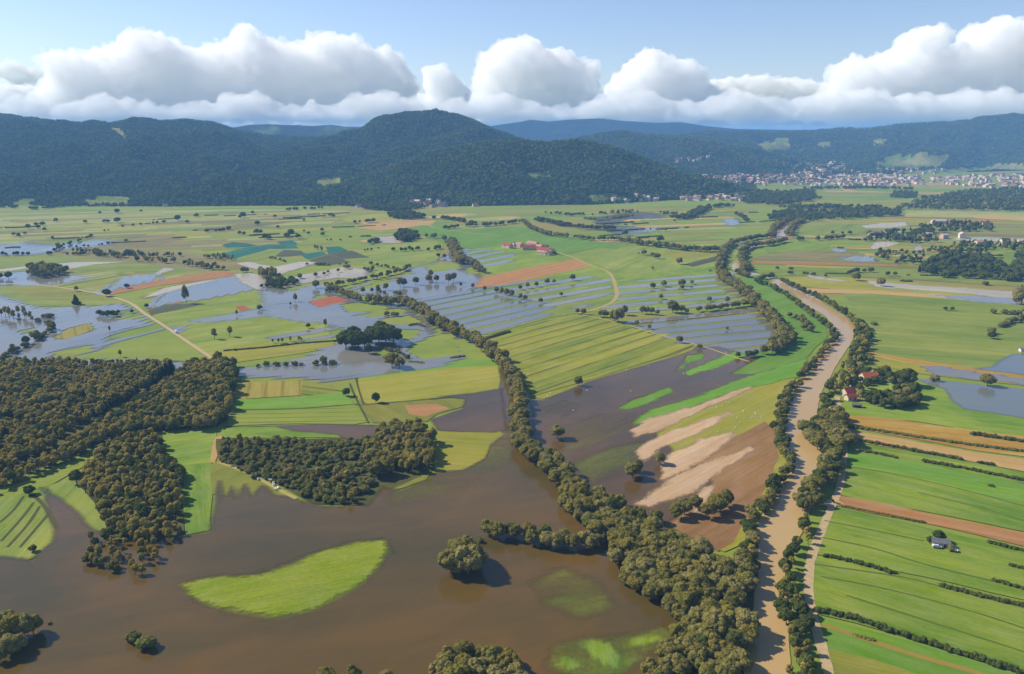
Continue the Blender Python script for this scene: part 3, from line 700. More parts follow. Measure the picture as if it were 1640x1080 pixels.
# --- the river: centre line and width in metres
def river(pts, wids, label):
    C = world_pts(pts); out = []; ww = []
    n = len(C)
    for i in range(n - 1):
        p0, p1, p2, p3 = C[max(i-1,0)], C[i], C[i+1], C[min(i+2,n-1)]
        for t in np.linspace(0, 1, 8, endpoint=False):
            out.append(0.5*((2*p1)+(-p0+p2)*t+(2*p0-5*p1+4*p2-p3)*t*t+(-p0+3*p1-3*p2+p3)*t**3)); ww.append(wids[i]*(1-t)+wids[i+1]*t)
    out.append(C[-1]); ww.append(wids[-1]); C = np.array(out); ww = np.array(ww)
    s = np.r_[0, np.cumsum(np.hypot(*np.diff(C, axis=0).T))]
    T = np.gradient(C, axis=0); T /= np.hypot(T[:,0], T[:,1])[:,None]; Nn = np.c_[-T[:,1], T[:,0]]
    wl = ww/2 + 1.6*fbm(s*0.03, s*0+2.2, 3); wr = ww/2 + 1.6*fbm(s*0.03, s*0+9.2, 3)
    zr = 0.3 if len(pts) > 10 else 0.31; V = []; uv = []; k = 7
    for j in range(k):
        f = j/(k-1)
        p = C + Nn*(wl*(1-f) - wr*f)[:,None]
        V.append(np.c_[p, np.full(len(p), zr)]); uv.append(p)
    V = np.concatenate(V); uv = np.concatenate(uv)
    return tag(grid_mesh("river", V, len(C), k, WM['river'], attrs={"edge": np.full(len(V), 1.0)}, uv=uv), label, kind='structure')
river(R(1222,1130, 1224,1060, 1222,1000, 1222,950, 1226,900, 1240,862, 1258,830, 1270,790, 1288,750, 1290,720, 1284,690, 1287,650, 1300,615, 1324,580, 1344,550, 1352,530, 1338,508, 1308,490, 1284,470, 1256,458, 1232,448, 1206,440, 1186,434, 1176,424, 1176,410, 1182,400),
      [18,18,19,20,20,22,23,22,21,20,20,20,20,20,20,21,22,23,22,22,22,22,22,22,24,28,34], 'muddy tan river winding up the right side of the plain')
river(R(1182,400, 1198,392, 1220,388, 1245,384, 1252,378, 1256,368, 1266,358, 1275,352), [34,34,34,36,44,44,44,40], 'far grey reach of the river between dark trees')

RM = plain_mat("gravel_road", fc(206,186,150), fc(184,164,128), 0.4, 0.95)
RM2 = plain_mat("pale_track", fc(190,176,110), fc(170,160,90), 0.3, 0.95)
ribbon('road', RM, R(1336,1140, 1328,1085, 1318,1045, 1302,990, 1295,945, 1298,900, 1312,860, 1328,822, 1345,780, 1351,740, 1352,700, 1350,680, 1343,655, 1341,636), 4.2, 'pale gravel road along the right river bank')
ribbon('road', RM, R(1324,812, 1334,803, 1346,810), 4.5, 'short pale gravel spur off the river road')
ribbon('road', RM, R(-60,455, 50,456, 110,463, 160,471, 190,479, 212,488, 232,503, 262,522, 300,548, 346,579), 4.2, 'pale farm road crossing the left meadows to the wood')
ribbon('road', RM2, R(893,405, 915,412, 940,423, 970,434, 981,445, 986,460, 988,474, 978,486, 955,495, 925,503), 5.0, 'pale road curving down from the farm village')
ribbon('path', RM2, R(925,503, 1000,520, 1060,538, 1115,553, 1130,557, 1180,574, 1200,580), 2.4, 'grassy path along the edge of the ridged meadow')
ribbon('path', RM2, R(350,741, 400,760, 440,782, 475,800), 2.6, 'narrow track along the foot of the shrubby wood')
ribbon('path', RM2, R(685,360, 700,366, 740,372, 800,378), 4, 'far track through the green meadows')
ribbon('path', plain_mat("worn_earth", fc(164,140,70), fc(150,136,60), 0.3, 0.95), R(1316,1002, 1350,1012, 1400,1030, 1480,1055, 1560,1078, 1660,1112), 3, 'worn earth track under the long hedge')
DT = plain_mat("ditch_earth", fc(74,72,38), fc(92,90,44), 0.4, 0.95)
DT2 = plain_mat("weedy_ditch", fc(98,124,36), fc(84,106,36), 0.2, 0.95)
for i, (pts, lb) in enumerate([
    (R(47,790, 66,806, 80,826, 92,848), 'dark ditch down from the lone bush'), (R(38,796, 22,818, 0,838), 'first dark ditch across the left corner field'),
    (R(54,806, 36,830, 2,868), 'second dark ditch across the left corner field'), (R(64,812, 44,842, 12,878), 'third dark ditch across the left corner field'),
    (R(80,822, 56,850, 32,878), 'fourth dark ditch across the left corner field'),
    (R(360,684, 480,680, 600,683), 'dark ditch above the shrubby wood'), (R(366,658, 480,655, 575,648), 'dark furrow between two green strips'),
    (R(572,650, 660,643, 760,633), 'dark furrow below the big yellow meadow'), (R(570,606, 575,626, 582,648), 'short dark ditch beside the yellow meadow'),
    (R(560,615, 568,635, 590,678), 'short dark ditch beside the small bush'), (R(1304,905, 1440,925, 1510,942, 1640,975), 'thin brown ditch across the right meadow'),
    (R(1315,925, 1420,945, 1560,982, 1640,1008), 'faint ditch in the lower right meadow'), (R(1355,955, 1450,985, 1560,1020, 1640,1046), 'thin ditch in the lowest right meadow'),
    (R(1350,747, 1440,762, 1560,790, 1640,812), 'faint ditch across the upper right meadow'), (R(1470,790, 1560,812, 1640,835), 'short faint ditch above the bare strip'),
    (R(1320,835, 1400,851, 1480,868), 'faint furrow left of the shed'), (R(1316,862, 1400,880, 1480,905, 1600,935), 'long faint furrow below the shed')]):
    ribbon('ditch', DT2 if i > 9 else DT, pts, 1.1 if i > 9 else (1.5 if i != 0 else 2.2), lb)

# ---------------------------------------------------------------- trees
def ico(sub):
    t = (1 + 5 ** 0.5) / 2
    v = [(-1,t,0),(1,t,0),(-1,-t,0),(1,-t,0),(0,-1,t),(0,1,t),(0,-1,-t),(0,1,-t),(t,0,-1),(t,0,1),(-t,0,-1),(-t,0,1)]
    v = [np.array(p) / math.sqrt(1 + t * t) for p in v]
    f = [(0,11,5),(0,5,1),(0,1,7),(0,7,10),(0,10,11),(1,5,9),(5,11,4),(11,10,2),(10,7,6),(7,1,8),(3,9,4),(3,4,2),(3,2,6),(3,6,8),(3,8,9),(4,9,5),(2,4,11),(6,2,10),(8,6,7),(9,8,1)]
    for _ in range(sub):
        c = {}; nf = []
        def mid(a, b):
            k = (min(a, b), max(a, b))
            if k not in c:
                m = v[a] + v[b]; v.append(m / np.linalg.norm(m)); c[k] = len(v) - 1
            return c[k]
        for a, b, d in f:
            x, y, z = mid(a, b), mid(b, d), mid(d, a)
            nf += [(a, x, z), (b, y, x), (d, z, y), (x, y, z)]
        f = nf
    return np.array(v), np.array(f)
ICO = {k: ico(k) for k in (0, 1, 2, 3)}
def blob(c, r, sub, rng, rough=0.22, sq=1.0):
    v, f = ICO[sub]
    ph = rng.random(3) * 20
    n = 1 + rough * (np.sin(v[:,0]*3.1+ph[0]) * np.sin(v[:,1]*2.7+ph[1]) + np.sin(v[:,2]*3.7+ph[2])*0.5) + rng.normal(0, rough*0.45, len(v))
    p = v * n[:, None] * r
    p[:, 2] *= sq
    return p + c, f
def leaves(cs, rs, n, size, rng):
    """n small leaf-clump faces standing on the lobes"""
    k = rng.integers(0, len(cs), n)
    d = rng.normal(size=(n, 3)); d[:, 2] = d[:, 2] * 0.9 + 0.25; d /= np.linalg.norm(d, axis=1)[:, None]
    p = cs[k] + d * rs[k][:, None] * rng.uniform(0.9, 1.22, n)[:, None]
    a = rng.normal(size=(n, 3)); a /= np.linalg.norm(a, axis=1)[:, None]
    b = np.cross(a, d); b /= np.linalg.norm(b, axis=1)[:, None] + 1e-6
    s = size * rng.uniform(0.6, 1.4, n)[:, None]
    V = np.stack([p - a*s*0.5, p + b*s*0.5, p + a*s*0.5 + d*s*0.25, p - b*s*0.5], 1).reshape(-1, 3)
    Fq = np.arange(n * 4).reshape(-1, 4)
    return V, Fq
def raw_mesh(name, parts, mats):
    """parts: (verts, faces, material index)"""
    V = []; Fs = []; mi = []; o = 0
    for v, f, m in parts:
        V.append(v); Fs += [tuple(int(i) + o for i in q) for q in f]; mi += [m] * len(f); o += len(v)
    V = np.concatenate(V)
    me = bpy.data.meshes.new(name); me.from_pydata(V.tolist(), [], Fs)
    for m in mats: me.materials.append(m)
    me.polygons.foreach_set("material_index", np.array(mi, np.int32)); me.update()
    return me
def limb(a, b, r0, r1, n=5):
    a, b = np.array(a, float), np.array(b, float); d = (b - a) / np.linalg.norm(b - a)
    x = np.cross(d, (0.3, 0.9, 0.1)); x /= np.linalg.norm(x); y = np.cross(d, x)
    an = np.arange(n) * 2 * math.pi / n
    ring = np.cos(an)[:, None] * x + np.sin(an)[:, None] * y
    return np.r_[a + ring * r0, b + ring * r1], [(i, (i+1) % n, n + (i+1) % n, n + i) for i in range(n)]
BARK = plain_mat("bark", srgb(96, 84, 66), srgb(130, 118, 98), 2.0, 0.95)
def lc(*rows, k=1.0): return [srgb(*r, k) for r in rows]
LM = {
 'willow': leaf_mat("willow_leaves", lc((118,112,56),(134,126,64),(152,142,84),(124,120,52),(142,128,60)), scale=0.25),
 'autumn': leaf_mat("autumn_leaves", lc((160,148,68),(184,162,80),(142,140,62),(192,170,90),(134,138,60),(172,146,76),(116,124,56)), scale=0.25),
 'green': leaf_mat("dark_green_leaves", lc((78,90,40),(96,106,46),(84,92,44),(112,114,52))),
 'pine':  leaf_mat("conifer_needles", lc((38,58,36),(50,70,42),(42,62,42))),
 'bush':  leaf_mat("bush_leaves", lc((106,112,54),(132,128,66),(118,122,60),(144,132,74))),
 'hill':  leaf_mat("hill_forest_leaves", lc((48,76,34),(76,98,42),(60,84,38),(104,110,46),(52,80,38),(114,106,52)), scale=0.008, transl=0.15),
 'gold':  leaf_mat("yellowing_leaves", lc((150,140,56),(160,146,66))),
}
def crown_parts(style, seed, lod):
    rng = np.random.default_rng(seed)
    # unit tree: height 1, crown radius given by style
    sty = {'willow': (18, 0.40, 0.26, 0.56, 0.40, 0.165), 'autumn': (12, 0.2, 0.28, 0.58, 0.46, 0.105), 'green': (19, 0.40, 0.20, 0.54, 0.42, 0.165),
           'bush': (9, 0.50, 0.10, 0.48, 0.34, 0.30), 'pine': (9, 0.2, 0.1, 0.5, 0.5, 0.14), 'hill': (5, 0.34, 0.1, 0.55, 0.36, 0.24), 'gold': (11, 0.3, 0.28, 0.62, 0.34, 0.17), 'low': (8, 0.8, 0.05, 0.4, 0.3, 0.36)}[style]
    n, rx, zb, zc, rz, lr = sty
    cs = []; rs = []
    for i in range(n):
        if style == 'pine':
            t = i / (n - 1); z = 0.12 + 0.82 * t; rr = (1 - t) * 0.2 + 0.025
            a = rng.random() * 6.28
            cs.append((math.cos(a) * rr * 0.25, math.sin(a) * rr * 0.25, z)); rs.append(rr)
        else:
            a = i * 2.4 + rng.random(); q = ((i + 0.5) / n); el = math.asin(1 - 1.7 * q) if abs(1 - 1.7*q) <= 1 else 0
            rad = math.cos(el)
            k = rng.uniform(0.55, 0.85)
            cs.append((rx * k * rad * math.cos(a), rx * k * rad * math.sin(a), zc + rz * k * 0.85 * math.sin(el)))
            rs.append(lr * rng.uniform(0.7, 1.15))
    cs = np.array(cs); rs = np.array(rs)
    parts = []
    sub = 2 if lod == 0 else 1
    for c, r in zip(cs, rs):
        v, f = blob(c, r, sub, rng, 0.2, 0.55 if style == 'pine' else 0.92)
        parts.append((v, f, 0))
    nl = {0: 1500, 1: 260, 2: 0}[lod]
    if nl:
        v, f = leaves(cs, rs, nl, 0.042 if lod == 0 else 0.075, rng); parts.append((v, f, 0))
    return parts, cs
def trunk_parts(style, cs, seed):
    rng = np.random.default_rng(seed + 99)
    r = 0.03 if style != 'bush' else 0.02
    parts = [(*limb((0,0,-0.06), (0.01,0,0.5 if style != 'pine' else 0.9), r, r*0.55, 7), 0)]
    for c in cs[rng.permutation(len(cs))[:5]]:
        parts.append((*limb((0,0,rng.uniform(0.2,0.42)), c, r*0.5, r*0.15, 5), 0))
    return parts
PROTO = {}
for si, style in enumerate(['willow','autumn','green','bush','pine','gold']):
    PROTO[style] = []
    for v in range(4 if style in ('willow','autumn') else 3):
        cp, cs = crown_parts(style, 100*si+v, 0)
        cm = raw_mesh("crown", cp, [LM[style]])
        tm = raw_mesh("trunk", trunk_parts(style, cs, 100*si+v), [BARK])
        lp, cs2 = crown_parts(style, 100*si+v+50, 1)
        lt = trunk_parts(style, cs2, 100*si+v)
        lm = raw_mesh("tree_far", lp + [(a, b, 1) for a, b, _ in lt], [LM[style], BARK])
        nm = raw_mesh('tree_near', cp + [(a, b, 1) for a, b, _ in trunk_parts(style, cs, 100*si+v)], [LM[style], BARK])
        PROTO[style].append((cm, tm, lm, nm))

TREES = []   # (x, y, height, radius factor, style, label, group, category, name)
def add(x, y, h, style, label, group=None, cat='tree', name='tree', wf=1.0):
    TREES.append((x, y, h, wf, style, label, group, cat, name))
def lone(px, py, hpx, style, label, wf=1.0, cat='tree', name=None, group=None):
    """a tree whose foot is at px, py and that is hpx photo pixels high"""
    x, y = P(px, py)
    dist = math.hypot(x, y, CAM_H)
    h = hpx * dist / F * 1.03
    add(x, y, h, style, label, group, cat, name or {'willow':'willow_tree','autumn':'birch_tree','green':'broadleaf_tree','bush':'bush','pine':'conifer_tree','gold':'yellowing_tree'}[style], wf)
def seg_samples(px, spacing, width, rng):
    C = world_pts(px); out = []
    L = np.hypot(*np.diff(C, axis=0).T)
    for i in range(len(L)):
        d = (C[i+1]-C[i]) / L[i]; nr = np.array([-d[1], d[0]])
        n = max(1, int(L[i] * max(1, width/spacing) / spacing))
        loose = spacing >= 7.5
        for k in range(n):
            s = rng.random() if loose else (k + rng.random()) / n
            if loose and vnoise(np.array([s * L[i] * 0.02 + i]), np.array([C[i][0] * 0.01]))[0] < -0.35: continue
            out.append(C[i] + d * L[i] * s + nr * rng.uniform(-0.5, 0.5) * width)
    return out
def row(px, spacing, width, hr, style, label, group, cat='tree', name=None, wf=1.0, mix=None):
    for p in seg_samples(px, spacing, width, RNG):
        st = style if mix is None or RNG.random() > mix[1] else mix[0]
        add(p[0], p[1], RNG.uniform(*hr), st, label, group, cat, name or {'willow':'willow_tree','autumn':'birch_tree','green':'broadleaf_tree','bush':'bush','pine':'conifer_tree','gold':'yellowing_tree'}[style], wf)
def grove(px, spacing, hr, style, label, group, cat='tree', name=None, mix=None, holes=(), dens=1.0, wf=1.0):
    W = world_pts(px); lo, hi = W.min(0), W.max(0)
    nx, ny = int((hi[0]-lo[0])/spacing)+1, int((hi[1]-lo[1])/spacing)+1
    X, Y = np.meshgrid(lo[0] + (np.arange(nx))*spacing, lo[1] + np.arange(ny)*spacing)
    X = X + RNG.uniform(-0.45, 0.45, X.shape)*spacing; Y = Y + RNG.uniform(-0.45, 0.45, X.shape)*spacing
    jx = spacing * 1.3 * fbm(X * 0.05, Y * 0.05 + 9, 2); jy = spacing * 1.3 * fbm(X * 0.05 + 31, Y * 0.05, 2)
    m = inside(X + jx, Y + jy, W) & (RNG.random(X.shape) < dens * (0.94 + 0.25 * fbm(X * 0.03 + 7, Y * 0.03, 3)))
    for hl in holes: m &= ~inside(X, Y, world_pts(hl))
    nz = fbm(X*0.012, Y*0.012, 3)
    for x, y, q in zip(X[m], Y[m], nz[m]):
        st = style
        if mix:
            for ms, pr in mix:
                if RNG.random() < pr * (1 + q): st = ms
        add(x, y, RNG.uniform(*hr) * (1 + 0.35*q) * (1 + 0.11 * RNG.normal()), st, label, group, cat, name or 'tree', wf)

# --- central belt and the wood at its foot
G1 = 'willows in the central tree belt'
L1 = 'round olive willow in the winding tree belt through the flood'
row(R(520,462, 545,472, 580,484), 6.5, 9, (8,11), 'willow', L1, G1, mix=('autumn',0.3))
row(R(580,484, 615,488, 650,490, 668,496, 688,514), 6.0, 12, (9,12), 'willow', L1, G1, mix=('autumn',0.25))
row(R(688,514, 700,522, 730,536, 765,552, 790,570, 806,588), 6.0, 11, (9,12), 'willow', L1, G1, mix=('autumn',0.2))
row(R(806,588, 820,600, 830,640, 830,680), 6.0, 9, (8.5,11), 'willow', L1, G1, mix=('autumn',0.15))
row(R(830,680, 838,710, 846,745), 5.8, 11, (8.5,11), 'willow', L1, G1)
row(R(846,740, 870,735, 895,765, 925,800, 945,830), 5.6, 13, (8,10.5), 'willow', L1, G1)
L2 = 'grey olive willow in the dense wood between brown flood and river'
grove(R(905,785, 945,800, 1000,830, 1045,855, 1090,880, 1150,905, 1195,905, 1200,950, 1195,1000, 1188,1040, 1180,1085, 1060,1090, 1085,1040, 1070,1000, 1020,955, 975,905, 935,858, 905,825), 5.3, (6.5,9.5), 'willow', L2, 'willows in the dense wood by the river', name='willow_tree', mix=[('green',0.05),('gold',0.015)], wf=1.1)
row(R(778,858, 820,866, 870,872, 925,878, 950,880), 5.0, 7, (8,9.5), 'willow', 'round willow in the short arm reaching into the brown flood', 'willows of the short arm', mix=('green',0.2))
row(R(955,800, 985,812, 1000,815), 5, 5, (7,8.5), 'willow', 'round willow sticking out of the belt towards the dark lake', 'willows sticking out of the belt')
row(R(1010,850, 1035,868, 1060,890), 5, 6, (7.5,9), 'willow', L2, 'willows in the dense wood by the river')
# bottom grove, corner grove, island bush
grove(R(672,1125, 688,1082, 735,1042, 790,1060, 822,1062, 835,1125), 5.0, (9.5,12.5), 'willow', 'big round willow in the grove at the bottom edge', 'willows of the bottom grove', name='willow_tree', mix=[('gold',0.03)])
for x, y, h, lb in ((524,1098,28,'leftmost of three willow tops at the bottom edge'), (563,1100,32,'middle of three willow tops at the bottom edge'), (620,1102,28,'rightmost of three willow tops at the bottom edge')):
    lone(x, y, h, 'willow', lb)
grove(R(1025,1110, 1030,1075, 1065,1070, 1090,1110), 5.5, (6.5,8), 'willow', 'willow beside the drowned bright grass at the bottom edge', 'willows beside the drowned grass', name='willow_tree')
for x, y, h, lb in ((722,918,40,'left willow of the flooded island clump'), (750,920,48,'tallest willow of the flooded island clump'), (741,905,46,'rear willow of the flooded island clump'), (763,915,38,'right willow of the flooded island clump'), (735,921,36,'front willow of the flooded island clump'), (757,900,36,'back right willow of the flooded island clump')):
    lone(x, y, h, 'willow', lb, 1.05)
lone(770,870,8,'bush','tiny bush beside the flooded island clump')
lone(215,1028,14,'bush','smaller of two bushes alone in the brown flood')
lone(234,1039,17,'bush','larger of two bushes alone in the brown flood', 1.3)
for x, y, h, lb in ((5,1030,40,'left willow of the corner clump'),(22,1026,42,'broad willow of the corner clump'),(40,1022,40,'middle willow of the corner clump'),(54,1018,34,'right willow of the corner clump'),
                    (18,1050,34,'front willow of the corner clump'),(34,1044,26,'low willow right of the corner clump'),(2,1062,24,'lowest willow of the corner clump'),(-8,1020,40,'willow cut by the left edge in the corner clump')):
    lone(x, y, h * 0.84, 'willow', lb, 1.0)
lone(8,992,10,'bush','flat shrub behind the corner clump', 1.6); lone(80,1001,4,'bush','tiny dark shrub in the brown flood')
# lake trees
lone(893,703,22,'willow','round willow standing in the dark lake beside the belt', 1.1)
lone(1013,767,26,'willow','left of two willows in the dark lake by the silt', 1.05)
lone(1021,757,22,'willow','small willow touching the left lake willow')
lone(1057,744,20,'willow','willow at the tip of the silt tongue')
lone(926,619,17,'willow','small round willow at the top shore of the dark lake', 0.9)
for x, y, h, lb in ((1081,832,26,'leftmost of the orchard willows by the lake end'),(1096,825,28,'second orchard willow from the lake'),(1113,815,22,'small orchard willow behind the silt patch'),(1134,831,28,'front willow of the lake end orchard'),(1147,822,30,'orchard willow beside the front one'),(1162,812,28,'rightmost willow of the lake end orchard')):
    lone(x, y, h, 'willow', lb, 1.0)
row(R(1005,832, 1040,836, 1050,842), 5, 6, (7,8.5), 'willow', 'willow at the meeting of lake and dense wood', 'willows where lake and wood meet')
# dark round groves mid picture
for i, (x, y, h) in enumerate(((554,557,28),(564,558,30),(574,558,28),(584,557,24),(568,548,26))): lone(x, y, h, 'green', 'dark green tree in the left of two round groves', 1.15, group='trees of the left round grove')
for i, (x, y, h) in enumerate(((596,550,28),(607,553,32),(618,552,32),(630,550,26),(611,542,28),(624,543,24))): lone(x, y, h, 'green', 'dark green tree in the right of two round groves', 1.15, group='trees of the right round grove')
lone(590,567,16,'green','small dark tree between the two round groves'); lone(628,588,24,'willow','pale willow left below the round groves',1.1); lone(640,591,20,'willow','pale willow right below the round groves',1.1)
row(R(612,560, 640,566, 655,576), 5, 3, (2.5,4.5), 'bush', 'brown bush in the curved row below the round groves', 'bushes in the curved row', cat='bush')
row(R(612,505, 640,507), 5, 2, (4,7), 'bush', 'bush on the spit between two grass islands', 'bushes on the spit', cat='bush')
row(R(405,588, 470,586, 545,584), 6, 4, (3,5), 'bush', 'brown bush in the drowned hedge row', 'bushes of the drowned hedge row', cat='bush')
lone(518,584,14,'willow','taller willow in the drowned hedge row')
row(R(600,463, 612,470, 640,472), 8, 2, (3,5), 'bush', 'bush by the bank behind the belt', 'bushes by the bank', cat='bush')
# trees in the blue water behind the belt
for i, (x, y, h) in enumerate(((581,470,10),(596,469,8),(605,466,10),(618,466,13),(641,460,16),(647,460,14),(666,457,14),(687,453,14),(699,453,13),(718,454,16),(726,452,16),(690,444,12))): lone(x, y, h, 'willow', 'tall willow standing in the blue flood beyond the belt', 0.8, group='willows standing in blue flood')
for i, (x, y, h) in enumerate(((795,470,11),(803,472,12),(812,474,12),(820,476,12),(833,480,10),(841,482,10),(866,486,9),(776,466,8),(757,462,8),(738,460,8),(833,465,9),(845,462,10),(859,460,9),(876,456,10),(887,455,8))): lone(x, y, h, 'willow', 'small willow along the ditch left of the road bend', 0.85, group='willows along the ditch left of the road bend')
lone(917,450,11,'willow','dark round tree inside the road bend'); lone(899,475,7,'willow','little tree on the ridge inside the road bend')
# trees about the ridged meadow
for x, y, h, lb, w in ((925,503,9,'left bush at the road end',1),(935,504,10,'right bush at the road end',1),(962,508,12,'left tree above the ridged meadow corner',1),(969,509,12,'second tree above the ridged meadow corner',1),(990,517,24,'tallest tree at the ridged meadow corner',0.9),(984,516,20,'tree beside the tallest at the meadow corner',0.9),(1000,505,16,'slim tree behind the meadow corner',0.8),
                    (1020,523,10,'small tree on the meadow edge path',0.9),(1040,528,8,'yellowish bush on the meadow edge path',0.9),(1088,550,12,'round bush near the path end',1.1),(1120,559,8,'dark bush at the path end by the lake',1.2),
                    (1058,480,9,'small round tree on a flooded ridge',1),(1092,464,8,'lone small tree among the flood strips',1),(1045,463,10,'left one of the trees by the upper flood strips',1),(1063,460,11,'second of the trees by the upper flood strips',1),(1092,459,12,'round tree by the upper flood strips',1),(1108,456,7,'tiny tree by the upper flood strips',1),
                    (1136,484,9,'small round tree above the willow row',1),(1165,485,10,'rounder tree above the willow row',1),(1164,529,6,'tiny tree among the right flood strips',1)):
    lone(x, y, h, 'willow', lb, w)
for i, (x, y, h) in enumerate(((1029,503,13),(1036,503,12),(1044,504,12),(1053,505,9),(1077,501,20),(1082,502,14),(1092,502,14),(1100,503,9))): lone(x, y, h, 'willow', 'dark willow of the broken row above the right flood strips', 0.9, group='willows of the broken row')
row(R(1110,500, 1150,497, 1210,489), 5.5, 5, (6,9), 'willow', 'willow in the dark row leading to the river', 'willows leading to the river')
row(R(1155,440, 1165,455, 1190,468, 1210,490, 1235,512, 1252,535, 1262,548, 1245,560, 1232,570), 6.5, 12, (9,12), 'willow', 'tall willow in the curved row left of the river', 'willows of the curved row', mix=('green',0.1))
row(R(1175,572, 1200,574, 1215,572), 5.5, 6, (6,8), 'green', 'dark shrub at the foot of the curved row', 'shrubs at the foot of the curved row')
row(R(1262,510, 1280,513, 1290,524, 1294,534), 6, 7, (6,8.5), 'willow', 'willow of the small hooked row by the river', 'willows of the hooked row')
# river banks
LB = 'leafy tree on the left bank of the muddy river'; GL = 'trees on the left river bank'
RB = 'leafy tree on the right bank of the muddy river'; GR = 'trees on the right river bank'
row(R(1207,452, 1240,464, 1270,484, 1300,506, 1326,526, 1338,540, 1326,556, 1300,590, 1282,610), 6.0, 6, (5,7.5), 'green', LB, GL, name='broadleaf_tree', mix=('willow',0.45))
row(R(1275,618, 1262,640, 1252,660, 1246,690, 1250,710, 1262,740, 1256,768, 1238,792, 1215,820, 1200,850, 1197,880), 5.2, 6.5, (5.5,8), 'green', LB, GL, name='broadleaf_tree', mix=('willow',0.4))
row(R(1197,880, 1196,920, 1188,950), 5.0, 8, (6,8), 'green', LB, GL, name='broadleaf_tree', mix=('autumn',0.4))
row(R(1250,452, 1290,470, 1330,490, 1358,508, 1376,524), 6.0, 6, (6,9), 'green', RB, GR, name='broadleaf_tree', mix=('willow',0.5))
row(R(1376,524, 1382,550, 1370,580, 1350,610, 1335,632), 6.0, 12, (7,10), 'green', RB, GR, name='broadleaf_tree', mix=('autumn',0.45))
row(R(1325,640, 1320,665, 1318,680), 5.5, 7, (6,8), 'green', RB, GR, name='broadleaf_tree', mix=('willow',0.3))
grove(R(1302,672, 1340,668, 1350,690, 1350,712, 1330,728, 1300,712), 6, (8,10.5), 'willow', 'full round tree in the widest clump of the right bank', 'trees in the widest clump', name='willow_tree', mix=[('green',0.2)], wf=1.1)
row(R(1335,730, 1330,755, 1318,778, 1300,800, 1282,822), 5.3, 10, (7,9.5), 'willow', RB, GR, name='broadleaf_tree', mix=('green',0.4))
row(R(1300,835, 1290,862, 1274,885, 1266,920, 1254,950), 5.2, 6, (5.5,7.5), 'green', RB, GR, name='broadleaf_tree', mix=('autumn',0.35))
row(R(1258,945, 1264,980, 1278,1015, 1282,1060, 1270,1110), 4.8, 8, (5.5,7.5), 'green', RB, GR, name='broadleaf_tree', mix=('autumn',0.45))
# farmstead trees
row(R(1375,606, 1405,600, 1430,612, 1450,618), 6, 6, (6,8), 'green', 'garden tree above the orange farmhouse', 'garden trees above the farmhouse', name='broadleaf_tree')
row(R(1360,620, 1375,612, 1385,620, 1372,630), 6, 6, (5,7.5), 'green', 'garden tree left of the orange farmhouse', 'garden trees left of the farmhouse', name='broadleaf_tree')
row(R(1375,640, 1400,646, 1418,646), 6, 7, (6,8), 'green', 'garden tree in the row below the orange farmhouse', 'garden trees below the farmhouse', name='broadleaf_tree')
row(R(1430,648, 1445,652, 1460,650), 6, 7, (6.5,8.5), 'willow', 'tree at the right end of the farm garden', 'trees at the garden end')
lone(1453,618,26,'green','tall tree at the corner of the farm garden'); lone(1461,636,22,'green','tree on the right garden boundary'); lone(1402,615,12,'green','low tree in front of the orange farmhouse', 1.3)
lone(1581,619,17,'willow','round bush standing at the rim of the right lake', 1.3); lone(1497,611,9,'bush','small bush by the left tip of the right lake', 1.3)
lone(1502,868,17,'green','broad tree beside the small shed', 1.1); lone(1489,872,12,'green','thin tree behind the small shed', 0.8); lone(1523,883,8,'bush','little bush right of the small shed')
grove(R(1360,602, 1385,594, 1430,598, 1458,610, 1456,624, 1430,618, 1408,606, 1376,606), 6, (5,8), 'green', 'garden tree above the orange farmhouse', 'garden trees above the farmhouse', name='broadleaf_tree', mix=[('willow',0.2)])
grove(R(1368,640, 1400,636, 1426,640, 1428,655, 1380,652), 6, (6,8.5), 'green', 'garden tree in the row below the orange farmhouse', 'garden trees below the farmhouse', name='broadleaf_tree', mix=[('autumn',0.2)])
grove(R(1428,642, 1450,632, 1474,636, 1474,656, 1432,658), 6, (6.5,9), 'green', 'tree at the right end of the farm garden', 'trees at the garden end', name='broadleaf_tree', mix=[('willow',0.4)])
# right fields
lone(1370,450,12,'willow','round bush left of the pale flood trace', 1.2); lone(1411,459,13,'willow','round tree standing at the pale flood pool'); lone(1577,457,6,'bush','small dark bush in the far brown meadow',1.3)
row(R(1507,498, 1524,498), 5, 4, (5,6.5), 'green', 'dark shrub clump in the middle of the big meadow', 'shrubs in the big meadow', cat='bush')
row(R(1585,502, 1620,505, 1645,502), 7, 5, (5,8), 'bush', 'brown shrub in the upper hedge at the right edge', 'shrubs of the upper right hedge', cat='bush')
row(R(1645,512, 1620,518, 1598,526), 7, 5, (5,7), 'bush', 'brown shrub in the slanting right hedge', 'shrubs of the slanting right hedge', cat='bush')
row(R(1580,538, 1592,534), 6, 5, (5,7), 'bush', 'brown shrub in the lowest bit of the right hedge', 'shrubs of the lowest right hedge', cat='bush')
lone(1587,543,10,'green','dark bush at the end of the right hedge',1.3)
lone(1636,487,26,'willow','big willow cut by the right edge at the pale pool',1.1); lone(1628,488,14,'willow','lower willow beside the big one at the right edge')
lone(1390,577,8,'bush','dark bush beside the right bank trees',1.6); lone(1400,521,5,'bush','small bush right of the river bend',1.5)
